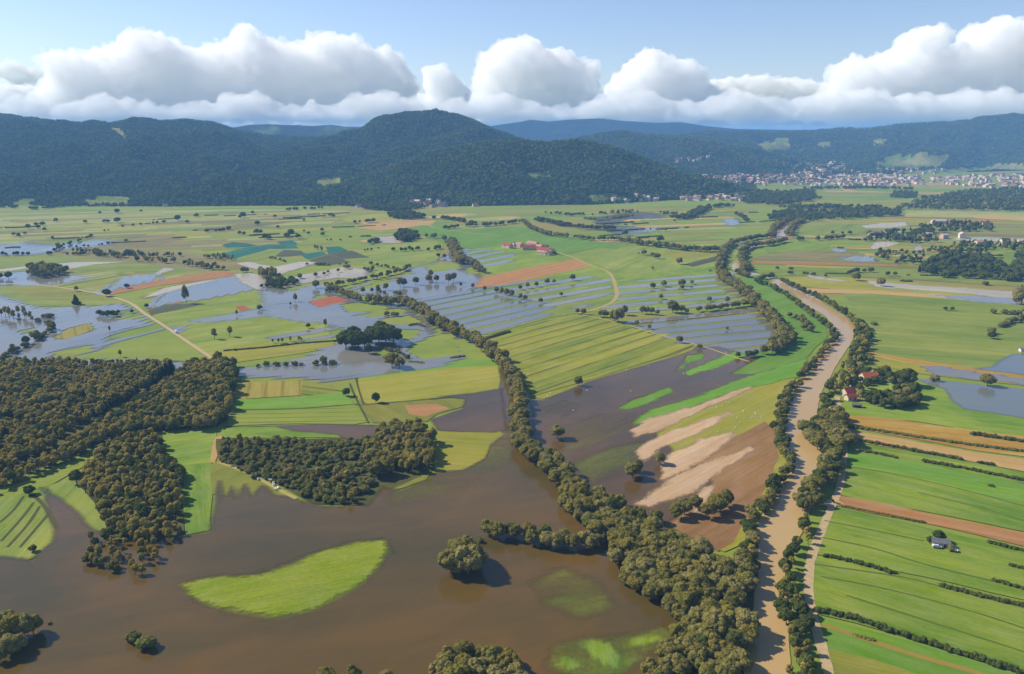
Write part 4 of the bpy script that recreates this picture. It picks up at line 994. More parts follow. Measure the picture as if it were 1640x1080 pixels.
# left meadows
lone(122,488,14,'pine','dark triangular tree mirrored in the left flood',1.5)
for x, y, h, lb, st, w in ((171,475,11,'dark round bush on the farm road','green',1.2),(203,462,7,'small bush above the long reddish field','green',1.1),(123,467,8,'slim tree on the upper farm road','willow',0.8),(299,486,28,'tall thin poplar mirrored in the silver flood','willow',0.42),
    (344,544,17,'left of two lone trees in the yellow meadow','autumn',0.95),(368,540,17,'right of two lone trees in the yellow meadow','autumn',1.0),(416,497,8,'round bush beside the small rust plot','green',1.2),(379,506,9,'bush with bare top in the meadow','autumn',0.9),
    (494,526,8,'dark tree standing in the shallow blue flood','green',1.0),(521,525,14,'pale tree standing in the shallow blue flood','autumn',0.9),(473,484,14,'thin tree in the blue water','willow',0.6),(465,490,6,'small tree in the blue water','willow',0.7),
    (235,494,7,'small tree at the bend of the farm road','green',1.0),(212,502,6,'small tree in the flooded corner','green',0.9),(176,533,10,'bare tree in the left flood','autumn',0.6),(193,572,10,'yellow lone tree above the wood','gold',0.7),
    (190,503,6,'tiny tree near the mirrored shrubs','green',1.0),(555,635,14,'dark bush at the ditch corner','green',0.9),(602,646,17,'dark bush in the olive meadow','green',1.0),(47,793,13,'lone dark bush above the ditches','green',1.2),(53,884,9,'low dark bush on the left shore','green',1.5),
    (443,461,8,'tiny tree by the dark thicket','green',1),(506,462,13,'round tree by the start of the belt','willow',1.1),(523,468,5,'tiny dark tree in the flood','green',1)):
    lone(x, y, h, st, lb, w)
for i, (x, y, h) in enumerate(((160,506,9),(166,508,9),(174,508,10),(181,507,9),(186,508,7))): lone(x, y, h, 'green', 'dark shrub mirrored in the flood below the farm road', 1.0, group='mirrored shrubs below the farm road')
for i, (x, y, h) in enumerate(((3,508,12),(9,506,14),(15,510,16),(22,512,14),(29,504,13),(31,512,9),(39,507,14),(42,511,12),(49,512,12),(52,516,9))): lone(x, y, h, 'autumn', 'slim tree in the drowned stand at the left edge', 0.85, group='slim trees of the drowned stand')
row(R(56,514, 68,517), 5, 3, (3,5), 'bush', 'bush right of the drowned stand', 'bushes right of the drowned stand', cat='bush')
lone(71,509,5,'bush','left of two bushes beside the drowned stand',1.5); lone(80,509,6,'bush','right of two bushes beside the drowned stand',1.5); lone(76,518,4,'bush','flat bush below the two bushes',2)
row(R(84,530, 68,540, 55,546), 6, 3, (3.5,6), 'bush', 'bush in the upper drowned hedge at left', 'bushes of the upper drowned hedge', cat='bush')
row(R(45,554, 30,562, 16,568, 0,580, -20,590), 6, 3, (3.5,6), 'bush', 'bush in the lower drowned hedge at left', 'bushes of the lower drowned hedge', cat='bush')
lone(84,529,12,'willow','round tree at the top of the drowned hedge'); lone(58,545,14,'willow','round tree in the middle of the drowned hedge'); lone(42,552,12,'green','dark tree low in the drowned hedge'); lone(20,567,14,'autumn','brown tree low in the drowned hedge')
row(R(345,572, 350,578), 5, 5, (6,8), 'green', 'tree where the farm road meets the wood', 'trees where farm road meets wood')
row(R(358,564, 400,560, 470,552, 540,548), 14, 1, (1.5,2.5), 'bush', 'low bush along the central ditch', 'low bushes along the central ditch', cat='bush')
for i, (x, y, h) in enumerate(((437,550,7),(446,551,9),(452,550,9),(465,548,9),(479,547,9),(483,547,6))): lone(x, y, h, 'autumn', 'small tree on the central ditch', 1.0, group='small trees on the central ditch')
# dark thickets
grove(R(418,462, 430,454, 470,450, 478,456, 450,464), 6.5, (6,8), 'green', 'dark tree of the elongated thicket by silver flood', 'trees of the elongated thicket', name='broadleaf_tree')
grove(R(41,440, 45,430, 70,427, 105,432, 104,440, 80,446, 50,446), 7, (8,11), 'autumn', 'tree of the dark copse standing in pale flood', 'trees of the dark copse', name='broadleaf_tree', mix=[('green',0.5)])
grove(R(408,446, 410,438, 425,436, 440,440, 438,448), 7, (8,11), 'autumn', 'tree of the willow clump by silver flood', 'trees of the willow clump', name='willow_tree')
lone(14,447,10,'green','dark round tree left of the copse',1.2); lone(0,447,8,'green','dark tree at the far left edge',1.2)
# wood rows across the middle left
row(R(120,404, 160,408, 200,416, 250,420, 300,425, 340,430), 8, 22, (7,10), 'autumn', 'tree in the brown wooded strip below the far left meadows', 'trees of the brown wooded strip', name='birch_tree', mix=('green',0.15))
row(R(195,408, 260,412, 330,412, 380,418), 9, 25, (6,9), 'autumn', 'tree in the brown wooded strip below the far left meadows', 'trees of the brown wooded strip', name='birch_tree', mix=('green',0.3))
row(R(340,432, 370,434, 400,438, 435,442), 10, 8, (7,10), 'willow', 'tree in the broken row beside the reddish field', 'trees of the broken row by the reddish field')
row(R(0,410, 60,409, 90,409, 170,410), 9, 4, (5,8), 'green', 'small tree on the edge of the far left flood', 'small trees by far left flood')
row(R(85,404, 100,396, 130,386, 165,372, 200,364, 276,356), 9, 4, (4,7), 'green', 'shrub in the long slanting far hedge', 'shrubs of the long slanting hedge', cat='bush', name='bush')
row(R(120,398, 160,394, 210,386), 9, 4, (4,6), 'green', 'shrub in the short hedge above far flood', 'shrubs of the short far hedge', cat='bush', name='bush')
lone(95,404,14,'autumn','yellowish tree at the hedge junction')
row(R(322,373, 360,371, 392,364), 9, 12, (6,10), 'green', 'tree in the far copse of the left meadows', 'trees of the far left copse')
row(R(440,445, 470,448, 510,444, 540,436, 560,430, 600,436), 12, 14, (5,8), 'willow', 'tree scattered over the pale flats', 'trees over silty flats')
row(R(530,460, 560,455, 600,447, 640,438, 655,430), 7, 7, (6,9), 'willow', 'tree in the curved row along the blue bay', 'trees along the blue bay')
row(R(590,424, 620,430, 650,436), 9, 5, (5,7), 'willow', 'tree in the hedge above the pale flats', 'trees in the hedge above the flats')
row(R(655,400, 680,402, 690,402, 710,398), 8, 8, (6,8), 'green', 'tree in the row across the central meadow', 'trees of the row across the meadow')
row(R(615,402, 650,403, 660,402), 8, 8, (6,9), 'green', 'tree in the row across the central meadow', 'trees of the row across the meadow')
row(R(572,404, 600,401, 608,399), 9, 3, (4,6), 'green', 'bush in the short dark meadow hedge', 'bushes of the short dark hedge', cat='bush', name='bush')
grove(R(630,385, 640,374, 662,373, 672,382, 655,388), 8, (9,12), 'green', 'tree of the small dark grove by the pale flat', 'trees of the small dark grove', name='broadleaf_tree', mix=[('pine',0.2)])
grove(R(590,391, 593,386, 606,386, 606,391), 8, (8,10), 'green', 'tree of the square little copse', 'trees of the square copse', name='broadleaf_tree')
row(R(684,380, 700,383, 720,386, 730,390), 8, 10, (8,11), 'willow', 'tree in the wooded bend above the blue bay', 'trees of the wooded bend')
row(R(722,392, 728,402, 734,412, 738,424), 7, 16, (9,13), 'willow', 'tall tree in the wooded bend above the blue bay', 'trees of the wooded bend', mix=('autumn',0.3))
row(R(752,420, 760,428, 770,438), 7, 9, (8,12), 'willow', 'tall tree beside the striped pale flood', 'trees beside the striped pale flood')
row(R(700,412, 712,414), 7, 6, (7,10), 'green', 'tree on the far shore of the blue bay', 'trees on the far bay shore')
row(R(430,414, 470,422, 520,426, 560,424), 10, 10, (3,5), 'bush', 'shrub in the rough strip before the orchard', 'shrubs in the rough strip', cat='bush')
row(R(500,398, 515,402, 520,404), 8, 6, (7,11), 'autumn', 'slim tree between two nets', 'slim trees between nets')
row(R(520,386, 540,386, 556,385), 9, 5, (3,5), 'green', 'bush in the hedge behind the nets', 'bushes behind the nets', cat='bush', name='bush')
for i, (x, y, h) in enumerate(((30,380,6),(40,376,4),(45,367,7),(58,362,5),(68,362,6),(72,370,5),(62,367,6),(22,378,5),(84,383,4),(90,356,6),(137,358,5),(167,357,5),(173,357,5),(188,357,8),(160,343,4),(188,342,7),(226,340,4),(285,354,9),(300,358,5),(315,348,6),(390,349,9),(385,350,6),(412,361,7),(417,375,7),(411,375,8),(384,376,6),(391,377,6),(425,383,9),(432,384,7),(460,381,8),(466,378,11),(477,382,7),(487,355,4),(494,376,5),(517,378,6),(516,371,6),(440,349,5),(445,366,5),(405,343,5),(529,347,6),(534,348,5),(487,372,4))):
    lone(x, y, h, 'green', 'small dark tree scattered over the pale far meadows', 1.15, group='scattered far meadow trees')
# far middle
row(R(556,358, 570,358, 600,356), 9, 12, (7,10), 'green', 'tree of the copse in the yellow far field', 'trees of the yellow field copse')
grove(R(625,350, 628,342, 650,341, 678,346, 678,351, 650,353), 9, (8,11), 'green', 'tree of the far round copse', 'trees of the far round copse', name='broadleaf_tree')
grove(R(580,336, 590,328, 660,326, 680,334, 640,340), 10, (9,12), 'green', 'tree of the far wood below the hills', 'trees of the far wood', name='broadleaf_tree')
row(R(460,338, 500,336, 520,334), 10, 14, (7,10), 'green', 'tree of the thin far row under the hills', 'trees under the hills')
row(R(690,352, 720,352, 760,360), 9, 18, (7,11), 'green', 'tree of the long far row across the plain', 'trees of the long far row')
row(R(712,368, 740,364, 790,362, 840,356), 8, 10, (7,10), 'green', 'tree of the long far row across the plain', 'trees of the long far row')
row(R(810,344, 840,348, 870,356, 900,362, 950,368, 990,368), 8, 18, (7,11), 'green', 'tree of the long far row across the plain', 'trees of the long far row')
row(R(840,358, 855,370, 880,378, 910,382), 7, 9, (8,11), 'willow', 'tree of the slanting row behind the farm village', 'trees of the slanting row')
row(R(920,382, 950,386, 990,385, 1000,388), 7, 9, (7,10), 'willow', 'tree of the slanting row behind the farm village', 'trees of the slanting row')
row(R(1005,388, 1020,392, 1050,396, 1100,402, 1130,404, 1160,402), 7, 12, (8,12), 'willow', 'tree of the dense row leading to the far river reach', 'trees of the dense far row', mix=('green',0.2))
lone(1057,388,11,'green','big round tree above the dense far row',1.2)
for x, y, h, lb in ((1031,409,9,'round bush below the dense far row'),(1023,408,4,'tiny bush below the dense far row'),(1044,412,8,'slim tree left of a pair below the dense row'),(1050,415,9,'left of a slim pair below the dense row'),(1054,415,9,'right of a slim pair below the dense row'),(1088,424,11,'round tree above the dark crop'),(1045,432,5,'tiny tree in the wide meadow'),(1137,436,4,'tiny tree by the upper flood trace'),(1001,378,10,'slim tree in the far flood'),(1066,371,6,'bush at the far pool'),(1080,356,5,'small tree on the far plain')):
    lone(x, y, h, 'willow', lb)
row(R(816,391, 826,390, 838,390), 8, 6, (7,9), 'green', 'tree behind the farm village roofs', 'trees behind the farm village')
row(R(880,404, 888,408, 896,409), 8, 5, (6,8), 'green', 'tree at the right end of the farm village', 'trees at the end of the farm village')
lone(809,397,5,'green','bush at the left end of the farm village')
# far river reach
row(R(1152,436, 1155,420, 1158,405, 1174,392, 1210,383, 1240,380), 7, 9, (8,12), 'willow', 'tall tree on the far left river bank', 'trees on the far left river bank', mix=('green',0.3))
row(R(1182,440, 1196,436, 1188,420, 1192,402, 1205,396, 1230,394, 1260,388), 7, 10, (8,12), 'willow', 'tall tree on the far right river bank', 'trees on the far right river bank', mix=('green',0.3))
row(R(1180,440, 1200,446), 7, 8, (7,10), 'willow', 'tree closing the river bend', 'trees closing the river bend')
row(R(1234,380, 1240,368, 1255,356), 8, 14, (9,12), 'willow', 'tall tree on the far left river bank', 'trees on the far left river bank')
row(R(1264,378, 1270,364, 1285,354), 8, 12, (9,12), 'willow', 'tall tree on the far right river bank', 'trees on the far right river bank')
row(R(1270,386, 1300,386, 1360,382), 9, 10, (7,10), 'green', 'tree in the row right of the far river', 'trees right of the far river')
row(R(1205,454, 1215,452, 1240,443), 7, 6, (6,8), 'green', 'tree on the near bend bank', 'trees on the near bend bank')
row(R(1227,432, 1250,431, 1270,433), 9, 5, (3,5), 'bush', 'bush in the strip above the river bend', 'bushes above the river bend', cat='bush')
row(R(1240,440, 1290,440, 1322,445), 8, 4, (4,6), 'green', 'shrub of the dark hedge above the yellow strip', 'shrubs above the yellow strip', cat='bush', name='bush')
row(R(1355,440, 1370,437, 1400,436), 7, 8, (6,9), 'green', 'tree of the short dark row in right meadow', 'trees of the short dark row')
row(R(1415,442, 1435,443), 8, 6, (7,9), 'green', 'tree of the round pair by the small pond', 'trees of the round pair')
row(R(1470,443, 1500,444, 1560,446, 1640,452), 8, 12, (7,10), 'green', 'tree of the woods at the far right', 'trees of the far right woods')
grove(R(1460,436, 1500,418, 1520,410, 1590,415, 1600,430, 1640,440, 1640,452, 1560,446, 1500,440), 9, (7,11), 'green', 'tree of the woods at the far right', 'trees of the far right woods', name='broadleaf_tree', mix=[('pine',0.3)])
grove(R(1400,408, 1410,402, 1470,405, 1500,400, 1560,388, 1640,388, 1760,388, 1760,402, 1600,402, 1560,412, 1500,415, 1470,425, 1430,424), 10, (6,10), 'green', 'tree of the woods at the far right', 'trees of the far right woods', name='broadleaf_tree', mix=[('pine',0.2),('autumn',0.2)], dens=0.55)
grove(R(1380,388, 1390,376, 1450,370, 1500,360, 1590,358, 1590,370, 1520,372, 1480,378, 1510,384, 1480,392, 1420,386), 11, (7,11), 'green', 'tree of the woods at the far right', 'trees of the far right woods', name='broadleaf_tree', mix=[('pine',0.2)], dens=0.5)
grove(R(1610,440, 1640,405, 1700,400, 1700,440, 1650,452), 9, (8,13), 'green', 'big tree at the right edge wood', 'trees of the right edge wood', name='broadleaf_tree')
row(R(1300,375, 1340,376, 1370,376), 9, 6, (6,9), 'green', 'conifer of the row on the green slope', 'conifers on the green slope')
grove(R(1230,352, 1240,340, 1290,338, 1440,338, 1440,346, 1380,350, 1330,352, 1290,356, 1250,360), 11, (8,12), 'green', 'tree of the dark wood band across the far plain', 'trees of the far wood band', name='broadleaf_tree', dens=0.8)
row(R(1230,336, 1300,332, 1440,336), 11, 70, (8,12), 'green', 'tree of the dark wood band across the far plain', 'trees of the far wood band')
grove(R(1440,336, 1480,318, 1560,305, 1760,300, 1760,345, 1640,340, 1560,337), 12, (8,12), 'green', 'tree of the dark wood band across the far plain', 'trees of the far wood band', name='broadleaf_tree', mix=[('autumn',0.15)], dens=0.6)
grove(R(1190,326, 1190,308, 1300,306, 1310,318, 1260,330), 12, (8,12), 'green', 'tree of the dark wood band across the far plain', 'trees of the far wood band', name='broadleaf_tree', dens=0.8)
row(R(1290,303, 1400,302, 1460,304), 13, 60, (8,12), 'green', 'tree of the dark wood band across the far plain', 'trees of the far wood band')
grove(R(1425,318, 1430,310, 1465,310, 1468,318), 12, (8,11), 'green', 'tree of the dark wood band across the far plain', 'trees of the far wood band', name='broadleaf_tree')
row(R(1090,353, 1110,346, 1130,335, 1150,332, 1170,331), 9, 30, (8,12), 'green', 'tree of the dark ridge of wood on the far plain', 'trees of the dark plain ridge')
row(R(930,352, 990,350, 1010,346), 10, 25, (4,7), 'bush', 'scrub of the far marsh', 'scrub of the far marsh', cat='bush')
row(R(820,340, 870,342, 930,346, 1000,340, 1060,340, 1090,350), 14, 40, (5,8), 'green', 'tree of the far marsh', 'trees of the far marsh')
row(R(1180,345, 1190,350, 1196,356), 9, 8, (8,11), 'green', 'tree of the small slanting far row', 'trees of the small slanting far row')
row(R(0,332, 60,336, 110,330), 9, 22, (7,10), 'green', 'tree at the foot of the left hills', 'trees at the foot of the left hills')
# the autumn woods
LW = 'slim olive brown tree in the big autumn wood at left'; GW = 'trees of the big autumn wood'
grove(R(-90,600, 70,586, 280,583, 280,590, 256,608, 198,646, 143,678, 94,712, 54,736, 0,762, -90,790), 4.1, (6.5,9.5), 'autumn', LW, GW, name='birch_tree', mix=[('green',0.12),('willow',0.12),('pine',0.03)])
grove(R(300,590, 372,586, 378,602, 364,672, 348,686, 250,694, 185,706, 120,736, 60,762, -40,800, -60,790, 60,748, 150,694, 240,640, 285,606), 4.0, (6.5,9.5), 'autumn', LW, GW, name='birch_tree', mix=[('green',0.15),('willow',0.1)])
row(R(252,616, 270,600, 285,592), 6, 6, (9,12), 'pine', 'dark spruce on the gap through the autumn wood', 'spruces on the gap')
grove(R(128,775, 150,745, 200,712, 240,700, 252,716, 248,728, 265,735, 285,765, 292,855, 270,866, 200,868, 175,845, 160,812), 3.9, (6,9), 'autumn', 'tree of the ragged wood pointing into the brown flood', 'trees of the ragged wood', name='birch_tree', mix=[('green',0.2),('gold',0.03)])
grove(R(126,905, 136,865, 180,856, 262,866, 250,905, 234,928, 200,928, 150,915), 4.4, (4.5,7), 'autumn', 'drowned tree at the tip of the ragged wood', 'drowned trees at the wood tip', name='birch_tree', mix=[('green',0.2)], dens=0.75)
grove(R(350,708, 420,706, 600,708, 610,740, 600,790, 560,808, 500,804, 440,778, 352,742), 3.4, (1.6,4.0), 'bush', 'bush of the shrubby wood above the brown flood', 'bushes of the shrubby wood', cat='bush', name='bush', mix=[('autumn',0.06)], dens=0.8)
grove(R(352,712, 420,712, 440,760, 500,790, 560,806, 590,806, 612,780, 560,770, 470,752, 380,738), 6.5, (4.5,7), 'autumn', 'small tree of the shrubby wood above the brown flood', 'small trees of the shrubby wood', name='birch_tree', dens=0.6)
grove(R(612,690, 640,684, 685,692, 692,720, 690,752, 640,764, 600,772, 585,740, 600,705), 4.6, (7,9.5), 'autumn', 'tall tree at the dense right end of the shrubby wood', 'tall trees of the shrubby wood', name='birch_tree', mix=[('willow',0.35)])

# --- hedges: long low growths, one object each
def hedge(px, w, h, label, style='bush', gaps=0.0, group=None):
    rng = np.random.default_rng(int(px[0][0]*7+px[0][1])); w *= 0.8; h *= 0.85
    C = world_pts(px); parts = []
    L = np.hypot(*np.diff(C, axis=0).T); org = C[0]
    cs = []; rs = []
    for i in range(len(L)):
        d = (C[i+1]-C[i])/L[i]; nr = np.array([-d[1], d[0]])
        n = max(2, int(L[i]/(w*0.38)))
        for k in range(n):
            s = (k+rng.random())/n
            if vnoise(np.array([L[:i].sum()+s*L[i]])*0.06, np.array([px[0][0]*1.0]))[0] < gaps*2-1 and len(cs) > 3: continue
            p = C[i]+d*L[i]*s+nr*rng.uniform(-0.3,0.3)*w - org
            r = w*0.5*rng.uniform(0.7,1.25)
            cs.append((p[0], p[1], h*0.45*rng.uniform(0.6,1.2))); rs.append(r)
    cs = np.array(cs); rs = np.array(rs)
    for c, r in zip(cs, rs):
        v, f = blob(c, r, 1, rng, 0.22, h/w*1.0); parts.append((v, f, 0))
    v, f = leaves(cs, rs*0.9, min(5000, len(cs)*30), 0.5, rng); parts.append((v, f, 0))
    me = raw_mesh("hedge", parts, [LM[style]])
    o = link(bpy.data.objects.new("hedge", me)); o.location = (org[0], org[1], 0.2)
    tag(o, label, 'hedge', group)
hedge(R(1303,978, 1340,986, 1400,1003, 1480,1030, 1560,1056, 1660,1088), 3.2, 2.6, 'long dense hedge slanting across the lower right corner', 'green')
hedge(R(1320,892, 1360,900, 1400,910, 1435,921), 2.6, 2.0, 'dark hedge left of the gap in the lower right meadow', 'green')
hedge(R(1506,940, 1545,950, 1592,962, 1660,976), 2.6, 2.0, 'dark hedge right of the gap in the lower right meadow', 'green')
hedge(R(1590,931, 1640,945), 2.2, 1.8, 'short hedge near the right edge above the long meadow', 'green')
hedge(R(1617,907, 1650,915), 2.0, 1.6, 'tiny hedge at the right edge below the bare strip', 'green')
hedge(R(1583,870, 1620,880, 1660,888), 2.4, 2.0, 'bushy hedge at the right end of the bare strip', 'green')
hedge(R(1355,684, 1400,690, 1460,700, 1540,712, 1660,727), 3.0, 1.8, 'hedge between ochre and straw strips', 'bush', 0.15)
hedge(R(1365,705, 1420,715, 1480,726, 1542,738), 3.0, 2.2, 'hedge between straw strip and bright meadow', 'green', 0.1)
hedge(R(1375,723, 1410,729, 1437,735), 2.4, 1.8, 'short hedge left in the bright meadow', 'green')
hedge(R(1477,740, 1540,751, 1600,763, 1660,775), 3.0, 2.0, 'hedge with taller bushes right in the bright meadow', 'green')
hedge(R(1565,742, 1592,746), 2.6, 2.0, 'stub of hedge above the taller bushes', 'green')
hedge(R(1583,779, 1660,793), 2.2, 1.6, 'low hedge at the right edge above the bare strip', 'green', 0.2)
hedge(R(1554,697, 1600,703, 1660,711), 4.5, 2.8, 'thick bushes at the right edge of the ochre crop', 'green')
hedge(R(770,545, 790,540, 815,532), 4.5, 3.0, 'dark hedge stub beside the belt on the ridged meadow', 'bush')
hedge(R(1338,807, 1350,812, 1480,838), 1.6, 0.9, 'thin weedy line below the bare strip')
hedge(R(1368,1019, 1398,1028), 2.6, 1.2, 'dark reddish heap line on the lower right meadow', 'autumn')
hedge(R(358,563, 420,558, 480,551, 540,547), 2.2, 1.4, 'low dark hedge line across the central meadow', 'green')
hedge(R(655,522, 668,520, 680,524), 3.0, 2.4, 'dark brush at the flood corner by the belt')
hedge(R(722,574, 745,571), 3.0, 1.4, 'dark reed bank beside the belt')
hedge(R(655,580, 680,582), 3.0, 1.4, 'reddish reed bank in the central flood', 'autumn')
hedge(R(1010,520, 1100,512, 1200,502), 2.0, 0.9, 'thin reed line above the striped flood', 'autumn', 0.3)

_rg = np.random.default_rng(5)
for reg, dv, n, lb in ((R(0,345,560,340,560,385,0,402), (60,-2.6), 18, 'thin hedgerow between the pale plots of the far left plain'), (R(1260,385,1640,380,1640,465,1280,440), (60,1.2), 14, 'thin hedgerow between the plots beyond the big right meadow'), (R(900,345,1180,335,1200,392,900,394), (50,-3), 14, 'thin hedgerow between the plots under the dark hill')):
    W = np.array(reg, float); lo, hi = W.min(0), W.max(0); k = 0
    while k < n:
        p = lo + (hi - lo) * _rg.random(2); L = _rg.uniform(0.3, 1.5)
        if not inside(np.array([p[0]]), np.array([p[1]]), W)[0]: continue
        hedge([(p[0], p[1]), (p[0]+dv[0]*L*0.5, p[1]+dv[1]*L*0.5+_rg.normal(0,0.4)), (p[0]+dv[0]*L, p[1]+dv[1]*L)], 3.5, _rg.uniform(1.6, 3), lb, 'green', 0.35, 'hedgerows: ' + lb[5:]); k += 1
# ---------------------------------------------------------------- place the trees
def pt_size(t): return t[2] / math.hypot(t[0], t[1], CAM_H)
def in_view(t):
    x, y = t[0], t[1]
    d = y*_cp + CAM_H*_sp
    if d <= 1: return False
    sx = x/d*F; sy = (y*_sp - CAM_H*_cp)/d*F
    return abs(sx) < 840 and sy > -570
vis = [t for t in TREES if in_view(t)]
hid = [t for t in TREES if not in_view(t)]
singles = [t for t in vis if t[6] is None]
rest = sorted([t for t in vis if t[6] is not None], key=pt_size, reverse=True)
quota_tree, quota_bush = 300 - sum(1 for t in singles if t[7] == 'tree'), 110
ind = list(singles); mass = []
for t in rest:
    if t[7] == 'tree' and quota_tree > 0: ind.append(t); quota_tree -= 1
    elif t[7] == 'bush' and quota_bush > 0: ind.append(t); quota_bush -= 1
    else: mass.append(t)
mass += hid
print("trees:", len(TREES), "individual", len(ind), "mass", len(mass))
for t in ind:
    x, y, h, wf, style, label, group, cat, name = t
    cm, tm = PROTO[style][int(RNG.integers(0, len(PROTO[style])))][:2]
    e = bpy.data.objects.new(name, None); COL.objects.link(e)
    e.empty_display_size = 0.5
    e.location = (x, y, 0.3); e.rotation_euler = (RNG.normal(0, 0.04), RNG.normal(0, 0.04), RNG.uniform(0, 6.28))
    w = h * wf * RNG.uniform(0.9, 1.1)
    e.scale = (w, w, h)
    link(bpy.data.objects.new("crown", cm), e); link(bpy.data.objects.new("trunk", tm), e)
    tag(e, label, cat, group)

def instancer(name, meshes, pts, idx, scl, rz, label, kind='stuff', group=None):
    """points of one mesh, a tree standing on each"""
    me = bpy.data.meshes.new(name)
    me.vertices.add(len(pts)); me.vertices.foreach_set("co", np.asarray(pts, np.float32).ravel()); me.update()
    a = me.attributes.new("idx", 'INT', 'POINT'); a.data.foreach_set("value", np.asarray(idx, np.int32))
    a = me.attributes.new("scl", 'FLOAT_VECTOR', 'POINT'); a.data.foreach_set("vector", np.asarray(scl, np.float32).ravel())
    a = me.attributes.new("rz", 'FLOAT', 'POINT'); a.data.foreach_set("value", np.asarray(rz, np.float32))
    o = link(bpy.data.objects.new(name, me))
    pc = bpy.data.collections.new(name + "_kinds")
    for i, m in enumerate(meshes):
        pc.objects.link(bpy.data.objects.new("%02d_%s" % (i, name), m))
    g = bpy.data.node_groups.new(name, 'GeometryNodeTree')
    g.interface.new_socket("Geometry", in_out='INPUT', socket_type='NodeSocketGeometry')
    g.interface.new_socket("Geometry", in_out='OUTPUT', socket_type='NodeSocketGeometry')
    gi = g.nodes.new("NodeGroupInput"); go = g.nodes.new("NodeGroupOutput")
    m2p = g.nodes.new("GeometryNodeMeshToPoints"); g.links.new(gi.outputs[0], m2p.inputs[0])
    ci = g.nodes.new("GeometryNodeCollectionInfo"); ci.inputs[0].default_value = pc; ci.inputs[1].default_value = True; ci.inputs[2].default_value = True
    ip = g.nodes.new("GeometryNodeInstanceOnPoints"); g.links.new(m2p.outputs[0], ip.inputs["Points"]); g.links.new(ci.outputs[0], ip.inputs["Instance"])
    ip.inputs["Pick Instance"].default_value = True
    def at(n, t):
        q = g.nodes.new("GeometryNodeInputNamedAttribute"); q.data_type = t; q.inputs[0].default_value = n; return q.outputs[0]
    g.links.new(at("idx", 'INT'), ip.inputs["Instance Index"])
    cx = g.nodes.new("ShaderNodeCombineXYZ"); g.links.new(at("rz", 'FLOAT'), cx.inputs[2])
    g.links.new(cx.outputs[0], ip.inputs["Rotation"]); g.links.new(at("scl", 'FLOAT_VECTOR'), ip.inputs["Scale"])
    g.links.new(ip.outputs[0], go.inputs[0])
    md = o.modifiers.new("trees", 'NODES'); md.node_group = g
    return tag(o, label, kind=kind)
allm = []; base = {}
for st in PROTO:
    base[st] = len(allm); allm += [p[2] for p in PROTO[st]] + [p[3] for p in PROTO[st]]
def mass_of(ts, name, label):
    idx = [base[t[4]] + int(RNG.integers(0, len(PROTO[t[4]]))) + (len(PROTO[t[4]]) if t[1] < 640 else 0) for t in ts]
    pts = [(t[0], t[1], 0.3) for t in ts]
    scl = [(t[2]*t[3]*k, t[2]*t[3]*k, t[2]) for t, k in ((t, RNG.uniform(0.9, 1.15)) for t in ts)]
    instancer(name, allm, pts, idx, scl, RNG.uniform(0, 6.28, len(ts)), label)
mass_of([t for t in mass if t[7] == 'tree'], 'woodland', 'the many smaller trees of the woods and rows on the plain')
mass_of([t for t in mass if t[7] == 'bush'], 'scrub', 'the many small bushes of the shrubby wood and far hedges')
